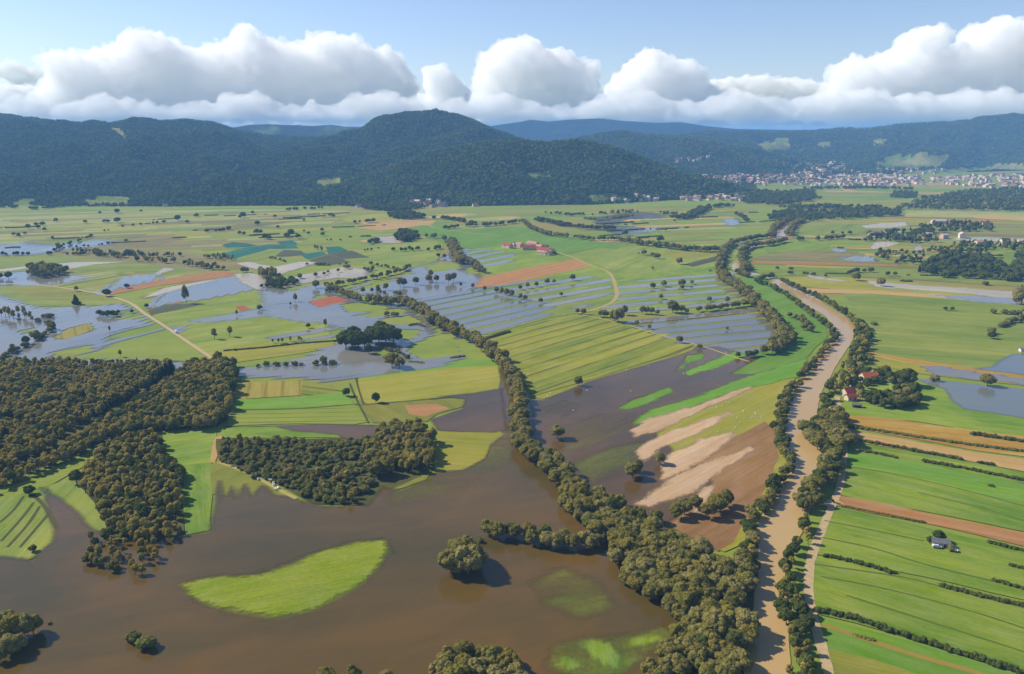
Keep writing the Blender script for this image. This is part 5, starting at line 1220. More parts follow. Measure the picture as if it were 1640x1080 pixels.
# ---------------------------------------------------------------- hills, hill forest
def hill(name, sil, base_px, dist, depth, label, mat, seed, spacing=None, clear=(), meadows=(), back=1.0, rough=1.0, hr=(10,15), bpow=0.8):
    """sil: skyline as the photo shows it, standing dist metres off; base_px: foot line on the plain (px)"""
    xs = np.array([p[0] for p in sil], float); ys = np.array([p[1] for p in sil], float)
    bx = np.array([p[0] for p in base_px], float); by = np.array([p[1] for p in base_px], float)
    nc = max(60, int((xs[-1] - xs[0]) / 3)); nr = 46
    cx = np.linspace(xs[0], xs[-1], nc)
    V = np.zeros((nr, nc, 3))
    for j, px in enumerate(cx):
        sy = np.interp(px, xs, ys)
        fy = np.interp(px, bx, by)
        fx_, fyw = P(px, fy)
        tx, ty, tz = PD(px, sy, dist)
        tz = max(tz, 1)
        az = fx_ / fyw
        for i in range(nr):
            if i < 34:
                t = i / 33
                Y = fyw + (dist - fyw) * t
                s = t ** bpow * (1 - 0.0 * t)
                prof = (s * s * (3 - 2 * s)) * 0.55 + s * 0.45
                Z = tz * prof
            else:
                t = (i - 33) / (nr - 34)
                Y = dist + depth * t; Z = tz * (1 - t) ** 1.3
            X = tx / dist * Y if i >= 33 else (fx_ / fyw * (1 - i / 33) + tx / dist * (i / 33)) * Y
            V[i, j] = (X, Y, Z)
    X, Y, Z = V[..., 0], V[..., 1], V[..., 2]
    tt = np.linspace(0, 1, 34)[:, None]
    amp = np.zeros((nr, 1)); amp[:34] = np.sin(tt * math.pi) ** 0.8
    hz = Z.max()
    Z += amp * hz * 0.22 * rough * fbm(X * 0.0022 + seed, Y * 0.0022, 4) + amp * hz * 0.10 * rough * fbm(X * 0.008 + seed, Y * 0.008, 3)
    Z[:] = np.maximum(Z, 0.0); Z[0] = -2
    V[..., 2] = Z
    dd = Y * _cp + (CAM_H - Z) * _sp
    SX = 820 + X / dd * F; SY = 540 - (Y * _sp + (Z - CAM_H) * _cp) / dd * F
    ca = np.zeros(SX.shape)
    for cl in list(clear) + list(meadows):
        ca = np.maximum(ca, inside(SX, SY, np.array(cl, float)))
    ca[34:] = 0
    o = grid_mesh(name, V.reshape(-1, 3), nc, nr, mat, attrs={"meadow": ca.ravel()})
    tag(o, label, kind='structure')
    pts = []
    if spacing:
        # scatter by area over the near side
        A = V[:-1, :-1]; B = V[:-1, 1:]; Cc = V[1:, :-1]; D_ = V[1:, 1:]
        ar = np.linalg.norm(np.cross(B - A, Cc - A), axis=-1)
        n = ar / spacing ** 2
        n[36:] = 0
        cnt = RNG.poisson(n)
        ii, jj = np.nonzero(cnt)
        rep = cnt[ii, jj]; ii = np.repeat(ii, rep); jj = np.repeat(jj, rep)
        a = RNG.random(len(ii))[:, None]; b = RNG.random(len(ii))[:, None]
        Pt = (A[ii, jj] * (1 - a) + B[ii, jj] * a) * (1 - b) + (Cc[ii, jj] * (1 - a) + D_[ii, jj] * a) * b
        m = np.ones(len(Pt), bool)
        m &= fbm(Pt[:, 0] * 0.01 + 3, Pt[:, 1] * 0.01, 3) > -0.62
        d = Pt[:, 1] * _cp + (CAM_H - Pt[:, 2]) * _sp
        sx = 820 + Pt[:, 0] / d * F; sy = 540 - (Pt[:, 1] * _sp + (Pt[:, 2] - CAM_H) * _cp) / d * F
        for cl in clear:
            m &= ~inside(sx, sy, np.array(cl, float))
        Pt = Pt[m]
        pts = Pt
    return o, pts
HILLM = [raw_mesh("hill_tree", crown_parts('hill', 900 + i, 2)[0], [LM['hill']]) for i in range(4)] + [raw_mesh("hill_conifer", crown_parts('pine', 950 + i, 2)[0], [LM['hill']]) for i in range(2)]
def hillmat(name, a, b, c, sc):
    m, nt = new_mat(name); h = N(nt)
    ps = h.n("ShaderNodeNewGeometry").outputs["Position"]
    n1 = h.noise(ps, sc, 6, 0.8); n2 = h.noise(ps, 0.0011, 4, 0.6, 0.5)
    col = h.mix(h.mapr(n1, 0.35, 0.65, 0, 1), c4(a), c4(b))
    col = h.mix(h.mapr(n2, 0.62, 0.67, 0, 1), col, c4(c))
    at = h.n("ShaderNodeAttribute"); at.attribute_name = "meadow"
    mc = h.mix(h.mapr(h.noise(ps, 0.012, 4, 0.6), 0.42, 0.6, 0, 1), c4(fc(130,158,84)), c4(fc(168,168,100)))
    ed = h.math('ADD', at.outputs["Fac"], h.math('MULTIPLY', h.math('SUBTRACT', h.noise(ps, 0.015, 4, 0.7), 0.5), 1.2))
    col = h.mix(h.mapr(ed, 0.4, 0.6, 0, 1), col, mc)
    bs = h.n("ShaderNodeBsdfDiffuse"); h.set(bs, 0, col)
    bp = h.n("ShaderNodeBump"); bp.inputs["Strength"].default_value = 1.0; bp.inputs["Distance"].default_value = 22.0; h.set(bp, "Height", n1); h.set(bs, "Normal", bp.outputs[0])
    out = h.n("ShaderNodeOutputMaterial"); h.set(out, 0, bs.outputs[0]); return m
HM1 = hillmat("hill_forest_floor", srgb(44,56,34,0.8), srgb(66,74,44,0.8), srgb(96,96,60,0.7), 0.02)
HM2 = hillmat("far_forest_hills", srgb(36,50,32,0.8), srgb(70,82,48,0.8), srgb(120,148,74,0.7), 0.02)
HM3 = hillmat("farthest_mountains", srgb(40,54,36), srgb(70,84,50), srgb(96,112,66), 0.006)
HP = []
_, p = hill("hills", R(-160,196, -60,188, 0,185, 60,192, 100,199, 130,203, 180,208, 205,202, 240,197, 300,194, 340,198, 380,211, 430,219, 480,222, 540,220, 575,212, 600,201, 620,193, 640,190, 700,189, 735,194, 770,205, 790,212, 830,226, 900,240, 960,262, 1010,290),
            R(-160,336, 0,332, 60,330, 110,331, 170,331, 260,331, 400,330, 560,330, 700,331, 1010,326), 3900, 1500, "long forested ridge behind the left half of the plain", HM1, 1.0, 8.6, rough=1.7,
            clear=[R(500,292, 520,283, 545,286, 548,298, 515,299), R(130,318, 175,314, 208,316, 206,328, 140,329), R(20,322, 50,317, 60,326, 20,332), R(0,330,40,326,60,332,0,340), R(175,205,190,205,205,220,198,222)])
HP.append(p)
_, p = hill("hills", R(560,290, 600,276, 640,262, 690,246, 740,236, 790,227, 830,224, 850,229, 880,229, 915,225, 950,229, 990,240, 1030,254, 1070,270, 1110,283, 1150,290, 1180,300, 1210,312),
            R(560,331, 700,331, 850,329, 950,328, 1050,322, 1120,319, 1210,314), 2750, 700, "dark wooded hill in front of the ridge", HM1, 7.0, 7.8, rough=1.3,
            clear=[R(840,278, 880,274, 882,284, 850,288), R(940,312, 985,309, 1000,320, 950,324)])
HP.append(p)
hill("hills", R(330,215, 370,205, 400,200, 430,199, 500,202, 530,200, 560,204, 600,208, 680,214, 760,222), R(330,262, 760,262), 5600, 800, "blue wooded hills behind the left ridge", HM2, 3.0)
_, p = hill("hills", R(880,232, 930,222, 960,215, 1000,213, 1040,216, 1080,219, 1120,220, 1160,230, 1200,240, 1260,252, 1330,262), R(880,292, 1000,294, 1150,296, 1330,292), 4700, 900, "blue wooded hills right of the dark hill", HM2, 5.0, 15, rough=1.6)
HP.append(p)
_, p = hill("hills", R(1050,225, 1120,213, 1180,211, 1240,212, 1300,210, 1350,206, 1380,207, 1430,202, 1480,198, 1530,196, 1570,191, 1600,188, 1630,185, 1660,184, 1720,182, 1800,190), R(1050,284, 1200,278, 1400,280, 1500,278, 1640,274, 1800,272), 5600, 1200, "long blue wooded range behind the right side town", HM2, 9.0, 17, rough=1.7,
            clear=[R(1210,230,1260,225,1270,240,1225,241), R(1400,262, 1430,247, 1480,246, 1530,252, 1500,268, 1420,270), R(1570,270, 1600,262, 1700,262, 1700,276, 1590,280), R(1310,228,1330,226,1330,236,1312,236), R(1240,222,1262,220,1264,226,1242,228), R(1395,226,1420,222,1422,228,1398,231), R(1290,262,1330,264,1330,270,1292,270), R(1440,274,1560,268,1600,274,1520,279,1450,280)], bpow=1.2)
HP.append(p)
hill("mountains", R(680,222, 760,207, 800,200, 830,196, 850,192, 880,195, 910,192, 960,190, 1000,194, 1050,197, 1090,196, 1130,202, 1180,207, 1250,208, 1350,209, 1500,212, 1700,214), R(680,236, 1700,236), 7400, 500, "pale blue far mountains beneath the clouds", HM3, 2.0, rough=0.5)
hill("mountains", R(-400,214, 300,210, 450,205, 478,200, 500,206, 560,203, 600,204, 700,216), R(-400,236, 700,236), 7300, 500, "faint far mountains behind the left ridge", HM3, 4.0, rough=0.5)
HPt = np.concatenate(HP)
print("hill trees", len(HPt))
hh = RNG.uniform(6.5, 12.5, len(HPt)) * (1 + 0.25 * (HPt[:, 1] > 3800))
hw = hh * RNG.uniform(0.85, 1.2, len(HPt))
mi = RNG.integers(0, 6, len(HPt)); 
instancer('forest', HILLM, HPt - np.array([0, 0, 0.5]), mi, np.c_[hw, hw, hh], RNG.uniform(0, 6.28, len(HPt)), 'dark mixed forest covering the hills')

# ---------------------------------------------------------------- houses
def wall_mat(name, c): return plain_mat(name, srgb(*c, 0.7), srgb(*c, 0.62), 0.8, 0.9)
WALL = [wall_mat("white_render", (232,226,212)), wall_mat("cream_render", (226,208,176)), wall_mat("pink_render", (222,190,168))]
ROOF = {'orange': plain_mat("orange_tiles", srgb(206,108,62,0.75), srgb(176,86,50,0.75), 0.9, 0.85), 'red': plain_mat("red_tiles", srgb(176,84,70,0.75), srgb(150,66,56,0.75), 0.9, 0.85),
        'pink': plain_mat("faded_red_tiles", srgb(196,146,126,0.75), srgb(176,130,112,0.75), 0.9, 0.85), 'brown': plain_mat("brown_tiles", srgb(120,88,70,0.75), srgb(100,74,60,0.75), 0.9, 0.85), 'pale': plain_mat("pale_roofing", srgb(214,190,176,0.85), srgb(190,160,146,0.85), 0.9, 0.85), 'grey': plain_mat("grey_sheet_roof", srgb(128,128,132,0.75), srgb(104,104,108,0.75), 0.6, 0.6)}
GLASS = plain_mat("window_glass", (0.03,0.04,0.05), (0.05,0.06,0.07), 1.0, 0.15, 0.5)
WOODM = plain_mat("dark_boards", srgb(96,70,50,0.8), srgb(76,56,42,0.8), 1.5, 0.9)
def box(cx, cy, cz, sx, sy, sz):
    x, y, z = sx/2, sy/2, sz/2
    v = np.array([(-x,-y,-z),(x,-y,-z),(x,y,-z),(-x,y,-z),(-x,-y,z),(x,-y,z),(x,y,z),(-x,y,z)]) + (cx, cy, cz)
    return v, [(0,3,2,1),(4,5,6,7),(0,1,5,4),(1,2,6,5),(2,3,7,6),(3,0,4,7)]
def gable_body(L, W, H, rh):
    v = np.array([(-L/2,-W/2,0),(L/2,-W/2,0),(L/2,W/2,0),(-L/2,W/2,0),(-L/2,-W/2,H),(L/2,-W/2,H),(L/2,W/2,H),(-L/2,W/2,H),(-L/2,0,H+rh),(L/2,0,H+rh)])
    return v, [(0,1,5,4),(1,2,6,9,5),(2,3,7,6),(3,0,4,8,7),(4,5,9,8),(6,7,8,9)]
def gable_roof(L, W, H, rh, ov=0.5, th=0.25):
    l = L/2+ov; w = W/2+ov; e = H - rh*ov/(W/2)
    v = np.array([(-l,-w,e+0.06),(l,-w,e+0.06),(l,0,H+rh+0.06),(-l,0,H+rh+0.06),(l,w,e+0.06),(-l,w,e+0.06)])
    u = v + (0,0,th)
    V = np.r_[v, u]
    return V, [(0,3,2,1),(3,5,4,2),(6,7,8,9),(9,8,10,11),(0,1,7,6),(4,5,11,10),(1,2,8,7),(2,4,10,8),(3,0,6,9),(5,3,9,11)]
def house(px, py, L, W, H, rh, ang, roof, wall=0, label='', group=None, name='house', cat='house', chim=True, detail=True, wood=False, win=None):
    x, y = P(px, py)
    e = bpy.data.objects.new(name, None); COL.objects.link(e); e.location = (x, y, 0.5); e.rotation_euler = (0, 0, math.radians(ang))
    tag(e, label, cat, group)
    v, f = gable_body(L, W, H, rh); v = v.copy(); v[:4, 2] -= 1.0
    link(bpy.data.objects.new("walls", raw_mesh("walls", [(v, f, 0)], [WOODM if wood else WALL[wall]])), e)
    v, f = gable_roof(L, W, H, rh)
    ro = link(bpy.data.objects.new("roof", raw_mesh("roof", [(v, f, 0)], [ROOF[roof]])), e)
    if chim:
        v, f = box(L*0.22, 0.5, H+rh+0.4, 0.8, 0.8, 1.6); link(bpy.data.objects.new("chimney", raw_mesh("chimney", [(v, f, 0)], [WALL[0]])), ro)
    if detail:
        n = max(2, int(L/3.2)) if win is None else win
        for s in (-1, 1):
            for k in range(n):
                if s == -1 and k == n // 2:
                    v, f = box((k+0.5)/n*L-L/2, s*W/2, 1.05, 1.1, 0.16, 2.1); link(bpy.data.objects.new("door", raw_mesh("door", [(v, f, 0)], [WOODM])), e); continue
                v, f = box((k+0.5)/n*L-L/2, s*W/2, min(1.6, H*0.6), 1.0, 0.14, 1.2)
                wd = link(bpy.data.objects.new("window", raw_mesh("window", [(v, f, 0)], [GLASS])), e)
    return e
# farmstead on the right bank
house(1391,611, 13, 9, 4.2, 3.2, 8, 'orange', 1, 'orange roofed farmhouse among garden trees by the river', win=4)
house(1403,610, 8, 7, 3.6, 2.6, 80, 'orange', 0, 'small orange roofed wing right of the farmhouse', chim=False, win=2)
house(1358,633, 9, 7, 3.0, 3.0, 20, 'red', 1, 'upper red roofed cottage near the road end', win=3)
house(1362,641, 8, 5, 2.8, 1.8, 15, 'red', 1, 'lower red roofed cottage near the road end', chim=False, win=2)
# shed and things on the meadow
house(1372,653, 6.0, 3.0, 2.0, 0.7, -8, 'grey', 0, 'small pale field shelter on the meadow under the farm', name='field_shelter', cat='shelter', chim=False, detail=False, wood=True)
house(1505,875, 7.5, 4, 2.2, 1.4, -16, 'grey', 0, 'low grey roofed shed on the fenced patch in the right meadow', name='shed', cat='shed', chim=False, win=2)
house(1641,564, 9, 5, 2.4, 0.8, -6, 'grey', 0, 'low pale shed cut by the right edge above the flood pool', name='shed', cat='shed', chim=False, detail=False)
# village farm
V_ = [(813,397,22,10,4.5,3.4,-52,'red','leftmost barn of the farm village, long with a red roof'),(826,395,12,9,5,3,30,'pink','faded pink house left in the farm village'),(832,396,14,9,5,3,-50,'pink','pink roofed house next to the wide red barn'),
      (847,400,24,12,4.5,3.6,2,'red','widest red barn in the middle of the farm village'),(853,394,24,10,4.5,3.2,-48,'pink','slanting pink barn behind the wide red one'),(863,399,18,9,4.5,3,-50,'pink','pink barn right of the wide red barn'),
      (872,399,12,9,5,3,-40,'brown','brown roofed house at the upper right of the farm village'),(872,404,26,10,4.5,3.2,-42,'red','long red barn at the right end of the farm village'),(869,408,20,8,4,2.6,-42,'pink','front pink barn at the right end of the farm village'),
      (878,409,9,8,4.5,2.6,-40,'brown','small house at the front right of the farm village'),(884,407,9,8,5.5,2.8,40,'pink','last house of the farm village beside the road')]
for a in V_: house(*a[:8], wall=1, label=a[8], chim=False)
# far hamlets and the town: small houses, each one object
def small_house(i, x, y, z, L, W, H, rh, ang, roof, wall, label, group):
    v1, f1 = gable_body(L, W, H, rh); v1 = v1.copy(); v1[:4, 2] -= 8
    v2, f2 = gable_roof(L, W, H, rh, 0.6, 0.4)
    me = raw_mesh("house", [(v1, f1, 0), (v2, f2, 1)], [WALL[wall], ROOF[roof]])
    o = link(bpy.data.objects.new("house", me)); o.location = (x, y, z); o.rotation_euler = (0, 0, ang)
    tag(o, label, 'house', group)
dg = None
from mathutils.bvhtree import BVHTree
def terrain_tree():
    vs = []; fs = []; o = 0
    for ob in scene.objects:
        if ob.name.split('.')[0] in ('hills',):
            me = ob.data; n = len(me.vertices); c = np.empty(n*3); me.vertices.foreach_get("co", c)
            vs += c.reshape(-1, 3).tolist(); fs += [[v + o for v in p.vertices] for p in me.polygons]; o += n
    return BVHTree.FromPolygons(vs, fs)
BV = terrain_tree()
def ground_hit(px, py):
    """where the photo's line of sight first meets a hill or the plain"""
    dx, du, df = (px - 820), (540 - py), F
    d = Vector((dx, du * _sp + df * _cp, du * _cp - df * _sp)).normalized()
    hit = BV.ray_cast(Vector((0, 0, CAM_H)), d)
    t = (CAM_H / -d.z) if d.z < -1e-4 else 1e9
    if hit[0] is not None and hit[3] < t: return hit[0]
    if t > 9000: return None
    return Vector((d.x * t, d.y * t, 0))
def scatter_houses(poly, n, label, group, big=0.12):
    W = np.array(poly, float); k = 0; tries = 0
    lo, hi = W.min(0), W.max(0)
    while k < n and tries < n * 40:
        tries += 1
        px, py = RNG.uniform(lo[0], hi[0]), RNG.uniform(lo[1], hi[1])
        if not inside(np.array([px]), np.array([py]), W)[0]: continue
        p = ground_hit(px, py)
        if p is None: continue
        b = RNG.random() < big
        L = RNG.uniform(24, 42) if b else RNG.uniform(11, 19); Wd = RNG.uniform(13, 20) if b else RNG.uniform(9, 13)
        small_house(k, p.x, p.y, p.z, L, Wd, RNG.uniform(5, 9), RNG.uniform(2.5, 4), RNG.uniform(0, 3.14), str(RNG.choice(['pale', 'pink', 'pale', 'brown', 'grey', 'brown', 'pale'])), int(RNG.integers(0, 3)), label, group)
        k += 1
scatter_houses(R(1245,282, 1300,276, 1370,280, 1470,284, 1480,295, 1420,300, 1300,297, 1250,294), 122, 'pale house in the dense middle of the far town', 'houses in the middle of the far town', 0.18)
scatter_houses(R(1470,288, 1540,284, 1600,280, 1700,280, 1700,300, 1600,300, 1500,296), 75, 'pale house in the right part of the far town', 'houses in the right part of the far town', 0.2)
scatter_houses(R(1145,284, 1200,280, 1250,284, 1245,296, 1160,294), 34, 'pale house in the left part of the far town', 'houses in the left part of the far town')
scatter_houses(R(1385,350, 1460,352, 1560,362, 1640,366, 1640,394, 1500,392, 1400,384), 9, 'pale building scattered in the far right woods', 'buildings in the far right woods', 0.3)
scatter_houses(R(1270,264, 1330,262, 1345,276, 1290,278), 14, 'pale house on the slope above the far town', 'houses above the far town')
scatter_houses(R(1085,319, 1130,317, 1200,315, 1200,320, 1130,322, 1088,323), 20, 'white house in the row at the foot of the dark hill', 'houses at the foot of the dark hill')
scatter_houses(R(1010,318, 1060,316, 1062,322, 1012,324), 6, 'white house at the bay of the dark hill', 'houses at the hill bay')
scatter_houses(R(660,325, 715,325, 712,333, 668,333), 9, 'pale house in the hamlet under the ridge', 'houses in the hamlet under the ridge')
for px, py, r, w, lb in ((761,331,'red',1,'lone red roofed house at the foot of the dark hill'), (265,331,'brown',0,'lone white house at the foot of the left ridge'), (575,332,'brown',0,'pale house at the left end of the far wood'), (1510,272,'brown',0,'white church on the slope above the far town'), (1086,257,'brown',0,'white house among the blue hills')):
    p = ground_hit(px, py)
    small_house(0, p.x, p.y, p.z, 15, 10, 6, 3.5, 0.3, r, w, lb, None)

# the rest of the town: past the 300 largest, one mass
def town_mass(polys, n):
    protos = []
    for i in range(8):
        L = RNG.uniform(12, 24); W_ = RNG.uniform(9, 13); H_ = RNG.uniform(5, 9); rh = RNG.uniform(2.5, 4)
        v1, f1 = gable_body(L, W_, H_, rh); v1 = v1.copy(); v1[:4, 2] -= 8
        v2, f2 = gable_roof(L, W_, H_, rh, 0.6, 0.4)
        protos.append(raw_mesh("town_house", [(v1, f1, 0), (v2, f2, 1)], [WALL[i % 3], ROOF[['pale', 'pink', 'brown', 'pale', 'red', 'pale', 'pink', 'brown'][i]]]))
    pts = []
    for poly, k in zip(polys, n):
        Wp = np.array(poly, float); lo, hi = Wp.min(0), Wp.max(0); c_ = 0; t = 0
        while c_ < k and t < 30 * k:
            t += 1; px, py = RNG.uniform(lo[0], hi[0]), RNG.uniform(lo[1], hi[1])
            if not inside(np.array([px]), np.array([py]), Wp)[0]: continue
            p = ground_hit(px, py)
            if p is not None: pts.append(p[:]); c_ += 1
    pts = np.array(pts); m = len(pts)
    instancer('town', protos, pts, RNG.integers(0, 8, m), np.ones((m, 3)), RNG.uniform(0, 6.28, m), 'the many small houses filling the far town')
town_mass([R(1200,286, 1300,274, 1400,280, 1480,284, 1485,298, 1300,299, 1210,295), R(1470,286, 1560,282, 1760,278, 1760,304, 1600,302, 1500,298), R(1120,282, 1200,278, 1250,284, 1245,298, 1140,296), R(1240,262, 1340,260, 1400,276, 1290,280), R(1400,270, 1500,272, 1500,280, 1420,280), R(1085,317, 1200,313, 1210,322, 1088,324), R(650,322, 720,322, 718,334, 655,334), R(960,316, 1060,312, 1062,324, 970,326), R(1080,254,1140,252,1140,262,1085,264)], [150, 100, 60, 40, 20, 14, 5, 4, 12])
# ---------------------------------------------------------------- birds, cars, bales
WHITE = plain_mat("white_feathers", (0.8,0.8,0.76), (0.7,0.7,0.66), 3.0, 0.8)
def bird_mesh():
    rng = np.random.default_rng(3)
    v, f = ICO[2]; b = v * (0.42, 0.2, 0.2) + (0, 0, 0.52)
    parts = [(b, f, 0)]
    prev = np.array((0.36, 0, 0.58)); 
    for q, r in (((0.48, 0, 0.8), 0.06), ((0.42, 0, 0.98), 0.05), ((0.52, 0, 1.06), 0.055)):
        parts.append((*limb(prev, q, r, r*0.9, 6), 0)); prev = np.array(q)
    h, f2 = ICO[1]; parts.append((h*0.075 + prev, f2, 0)); parts.append((*limb(prev, prev + (0.2, 0, -0.04), 0.03, 0.005, 5), 1))
    parts.append((*limb((-0.35, 0, 0.54), (-0.62, 0, 0.46), 0.12, 0.03, 6), 0))
    for s in (-0.07, 0.07): parts.append((*limb((0.02, s, 0.4), (0.02, s, -0.3), 0.02, 0.015, 4), 1))
    return raw_mesh("bird", parts, [WHITE, ROOF['orange']])
BM = bird_mesh()
def bird(px, py, label, group):
    x, y = P(px, py); o = link(bpy.data.objects.new("bird", BM)); o.location = (x, y, 0.75); o.rotation_euler = (0, 0, RNG.uniform(0, 6.28)); o.scale = (1.15,)*3
    tag(o, label, 'bird', group)
for a in R(877,637, 881,632, 940,628, 918,660, 1010,629, 1094,601, 1038,588, 1003,595): bird(*a, 'white wading bird standing in the dark lake', 'birds in the dark lake')
for a in R(1145,646, 1147,655, 1156,653, 1168,648, 1190,661, 1185,679, 1209,664, 1213,670, 1210,666, 1180,672, 1177,687, 1149,694, 1203,672, 1218,672): bird(*a, 'white bird on the grass above the silt tongues', 'birds on the grass above the silt')
for a in R(813,516, 815,514, 837,521, 831,509, 842,511, 903,506, 1163,567): bird(*a, 'white bird on the flooded ridges beyond the belt', 'birds on the flooded ridges')
PAINT = {k: plain_mat(k + "_paint", c, tuple(x*0.9 for x in c), 0.5, 0.35, 0.5) for k, c in (('white', (0.75,0.75,0.72)), ('silver', (0.5,0.5,0.52)), ('blue', (0.05,0.08,0.2)))}
TYRE = plain_mat("tyre_rubber", (0.02,0.02,0.02), None, 2.0, 0.9)
def wheel_mesh(r=0.32, w=0.22):
    n = 14; an = np.arange(n)*2*math.pi/n
    v = np.r_[np.c_[np.cos(an)*r, np.full(n, -w/2), np.sin(an)*r], np.c_[np.cos(an)*r, np.full(n, w/2), np.sin(an)*r]]
    return raw_mesh("wheel", [(v, [tuple(range(n)), tuple(range(2*n-1, n-1, -1))] + [(i, n+i, n+(i+1)%n, (i+1)%n) for i in range(n)], 0)], [TYRE])
WHM = wheel_mesh()
def car(px, py, ang, paint, label, van=False):
    x, y = P(px, py); e = bpy.data.objects.new("van" if van else "car", None); COL.objects.link(e); e.location = (x, y, 0.75); e.rotation_euler = (0, 0, math.radians(ang)); tag(e, label, 'van' if van else 'car')
    prof = [(-2.1,.3),(2.1,.3),(2.15,.75),(1.3,.95),(.7,1.45),(-1.5,1.45),(-2.05,.95)] if not van else [(-2.4,.35),(2.4,.35),(2.45,1.0),(1.9,1.2),(1.5,2.1),(-2.35,2.1)]
    n = len(prof); v = np.array([(a, -.86, b) for a, b in prof] + [(a, .86, b) for a, b in prof])
    link(bpy.data.objects.new("body", raw_mesh("body", [(v, [tuple(range(n)), tuple(range(2*n-1, n-1, -1))] + [(i, n+i, n+(i+1)%n, (i+1)%n) for i in range(n)], 0)], [PAINT[paint]])), e)
    v, f = box(-0.3 if not van else 1.1, 0, 1.2 if not van else 1.65, 1.9 if not van else 0.9, 1.76, 0.36); link(bpy.data.objects.new("side_windows", raw_mesh("side_windows", [(v, f, 0)], [GLASS])), e)
    for sx in (-1.3, 1.3):
        for sy in (-.8, .8):
            w = link(bpy.data.objects.new("wheel", WHM), e); w.location = (sx, sy, .32)
car(1500,879, -16, 'silver', 'silver car parked at the left of the small shed')
car(1517,877, -20, 'white', 'white van parked right of the small shed', True)
car(1526,884, -30, 'white', 'white car nearest the tip of the fenced patch')
car(282,534, -62, 'white', 'white van on the pale farm road in the left meadow', True)

# boats or bales by the shrubby wood
BALE = plain_mat("white_bale_wrap", (0.75,0.75,0.7), (0.6,0.6,0.56), 2.0, 0.5)
def bale_mesh():
    n = 18; an = np.arange(n)*2*math.pi/n; V = []; 
    prof = [(-.62,.5),(-.6,.58),(.6,.58),(.62,.5)]
    for xx, r in prof: V.append(np.c_[np.full(n, xx), np.cos(an)*r, np.sin(an)*r+.58])
    V = np.concatenate(V); fs = [tuple(range(n))[::-1], tuple(range(3*n, 4*n))]
    for k in range(3): fs += [(k*n+i, k*n+(i+1)%n, (k+1)*n+(i+1)%n, (k+1)*n+i) for i in range(n)]
    return raw_mesh("bale", [(V, fs, 0)], [BALE])
BLM = bale_mesh()
for i, (px, py) in enumerate(R(411,764, 414,770, 431,770, 434,772, 438,776, 439,779, 446,784, 442,786)):
    x, y = P(px, py); o = link(bpy.data.objects.new("bale", BLM)); o.location = (x, y, 0.6); o.rotation_euler = (0, 0, RNG.uniform(0, 3)); tag(o, 'white wrapped round bale on the track below the shrubby wood', 'bale', 'bales below the shrubby wood')
# ---------------------------------------------------------------- clouds: heaped bodies of real depth beyond the hills
def cloud(sil, dist, label, seed, voxel=27.0, thick=0.4, mat=None, nbig=1.0, small=1.0, base=400.0):
    """sil: outline as seen; filled with round puffs that shrink towards the rim"""
    rng = np.random.default_rng(seed)
    S_ = np.array(sil, float); lo, hi = S_.min(0), S_.max(0)
    mpp = dist / F
    parts = []; 
    def put(px, py, r, dd):
        x, y, z = PD(px, py, dist)
        if z - r * 0.8 < base: z = base + r * 0.8 + rng.uniform(0, 60)
        v, f = blob(np.array((x, y + dd, z)), r, 2 if r > 60 else 1, rng, 0.10, 0.92); parts.append((v, f, 0))
    n = int((hi[0]-lo[0]) * (hi[1]-lo[1]) / 14 * nbig)
    X = rng.uniform(lo[0], hi[0], n); Y = rng.uniform(lo[1], hi[1], n)
    D = sdf(X, Y, S_)
    for x, y, d in zip(X, Y, D):
        if d < 1.2: continue
        half = min(d * 1.6, 70) * mpp * thick
        r = min(d * rng.uniform(0.35, 0.95), 24) * mpp
        put(x, y, r, -half + r * 0.6 if rng.random() < 0.75 else rng.uniform(-0.5, 0.8) * half)
    # small buds along the upper rim
    m = int((hi[0]-lo[0]) * 3.0 * small)
    for _ in range(m):
        i = rng.integers(0, len(S_)); a = S_[i]; b = S_[(i+1) % len(S_)]
        p = a + (b - a) * rng.random()
        if p[1] > hi[1] - 12: continue
        r = rng.uniform(3.0, 7.0)
        c = S_.mean(0)
        put(p[0] + rng.normal(0, 1.2), p[1] + r*0.9 + rng.normal(0, 1.2), r * mpp, rng.normal(0, 14) * mpp)
    me = raw_mesh("cloud", parts, [mat])
    o = link(bpy.data.objects.new("cloud", me))
    rm = o.modifiers.new("remesh", 'REMESH'); rm.mode = 'VOXEL'; rm.voxel_size = voxel; rm.use_smooth_shade = True
    tx = bpy.data.textures.new("cl", 'CLOUDS'); tx.noise_scale = 260; tx.noise_depth = 4; tx.noise_basis = 'IMPROVED_PERLIN'
    dm = o.modifiers.new("bumps", 'DISPLACE'); dm.texture = tx; dm.texture_coords = 'LOCAL'; dm.strength = 400; dm.mid_level = 0.5
    tx2 = bpy.data.textures.new("cl2", 'CLOUDS'); tx2.noise_scale = 110; tx2.noise_depth = 3
    dm2 = o.modifiers.new("bumps2", 'DISPLACE'); dm2.texture = tx2; dm2.texture_coords = 'LOCAL'; dm2.strength = 190; dm2.mid_level = 0.5
    tx3 = bpy.data.textures.new("cl3", 'CLOUDS'); tx3.noise_scale = 60; tx3.noise_depth = 2
    dm3 = o.modifiers.new("bumps3", 'DISPLACE'); dm3.texture = tx3; dm3.texture_coords = 'LOCAL'; dm3.strength = 60; dm3.mid_level = 0.5
    r2 = o.modifiers.new("clean", 'REMESH'); r2.mode = 'VOXEL'; r2.voxel_size = voxel; r2.use_smooth_shade = True
    tag(o, label, 'cloud')
    return o
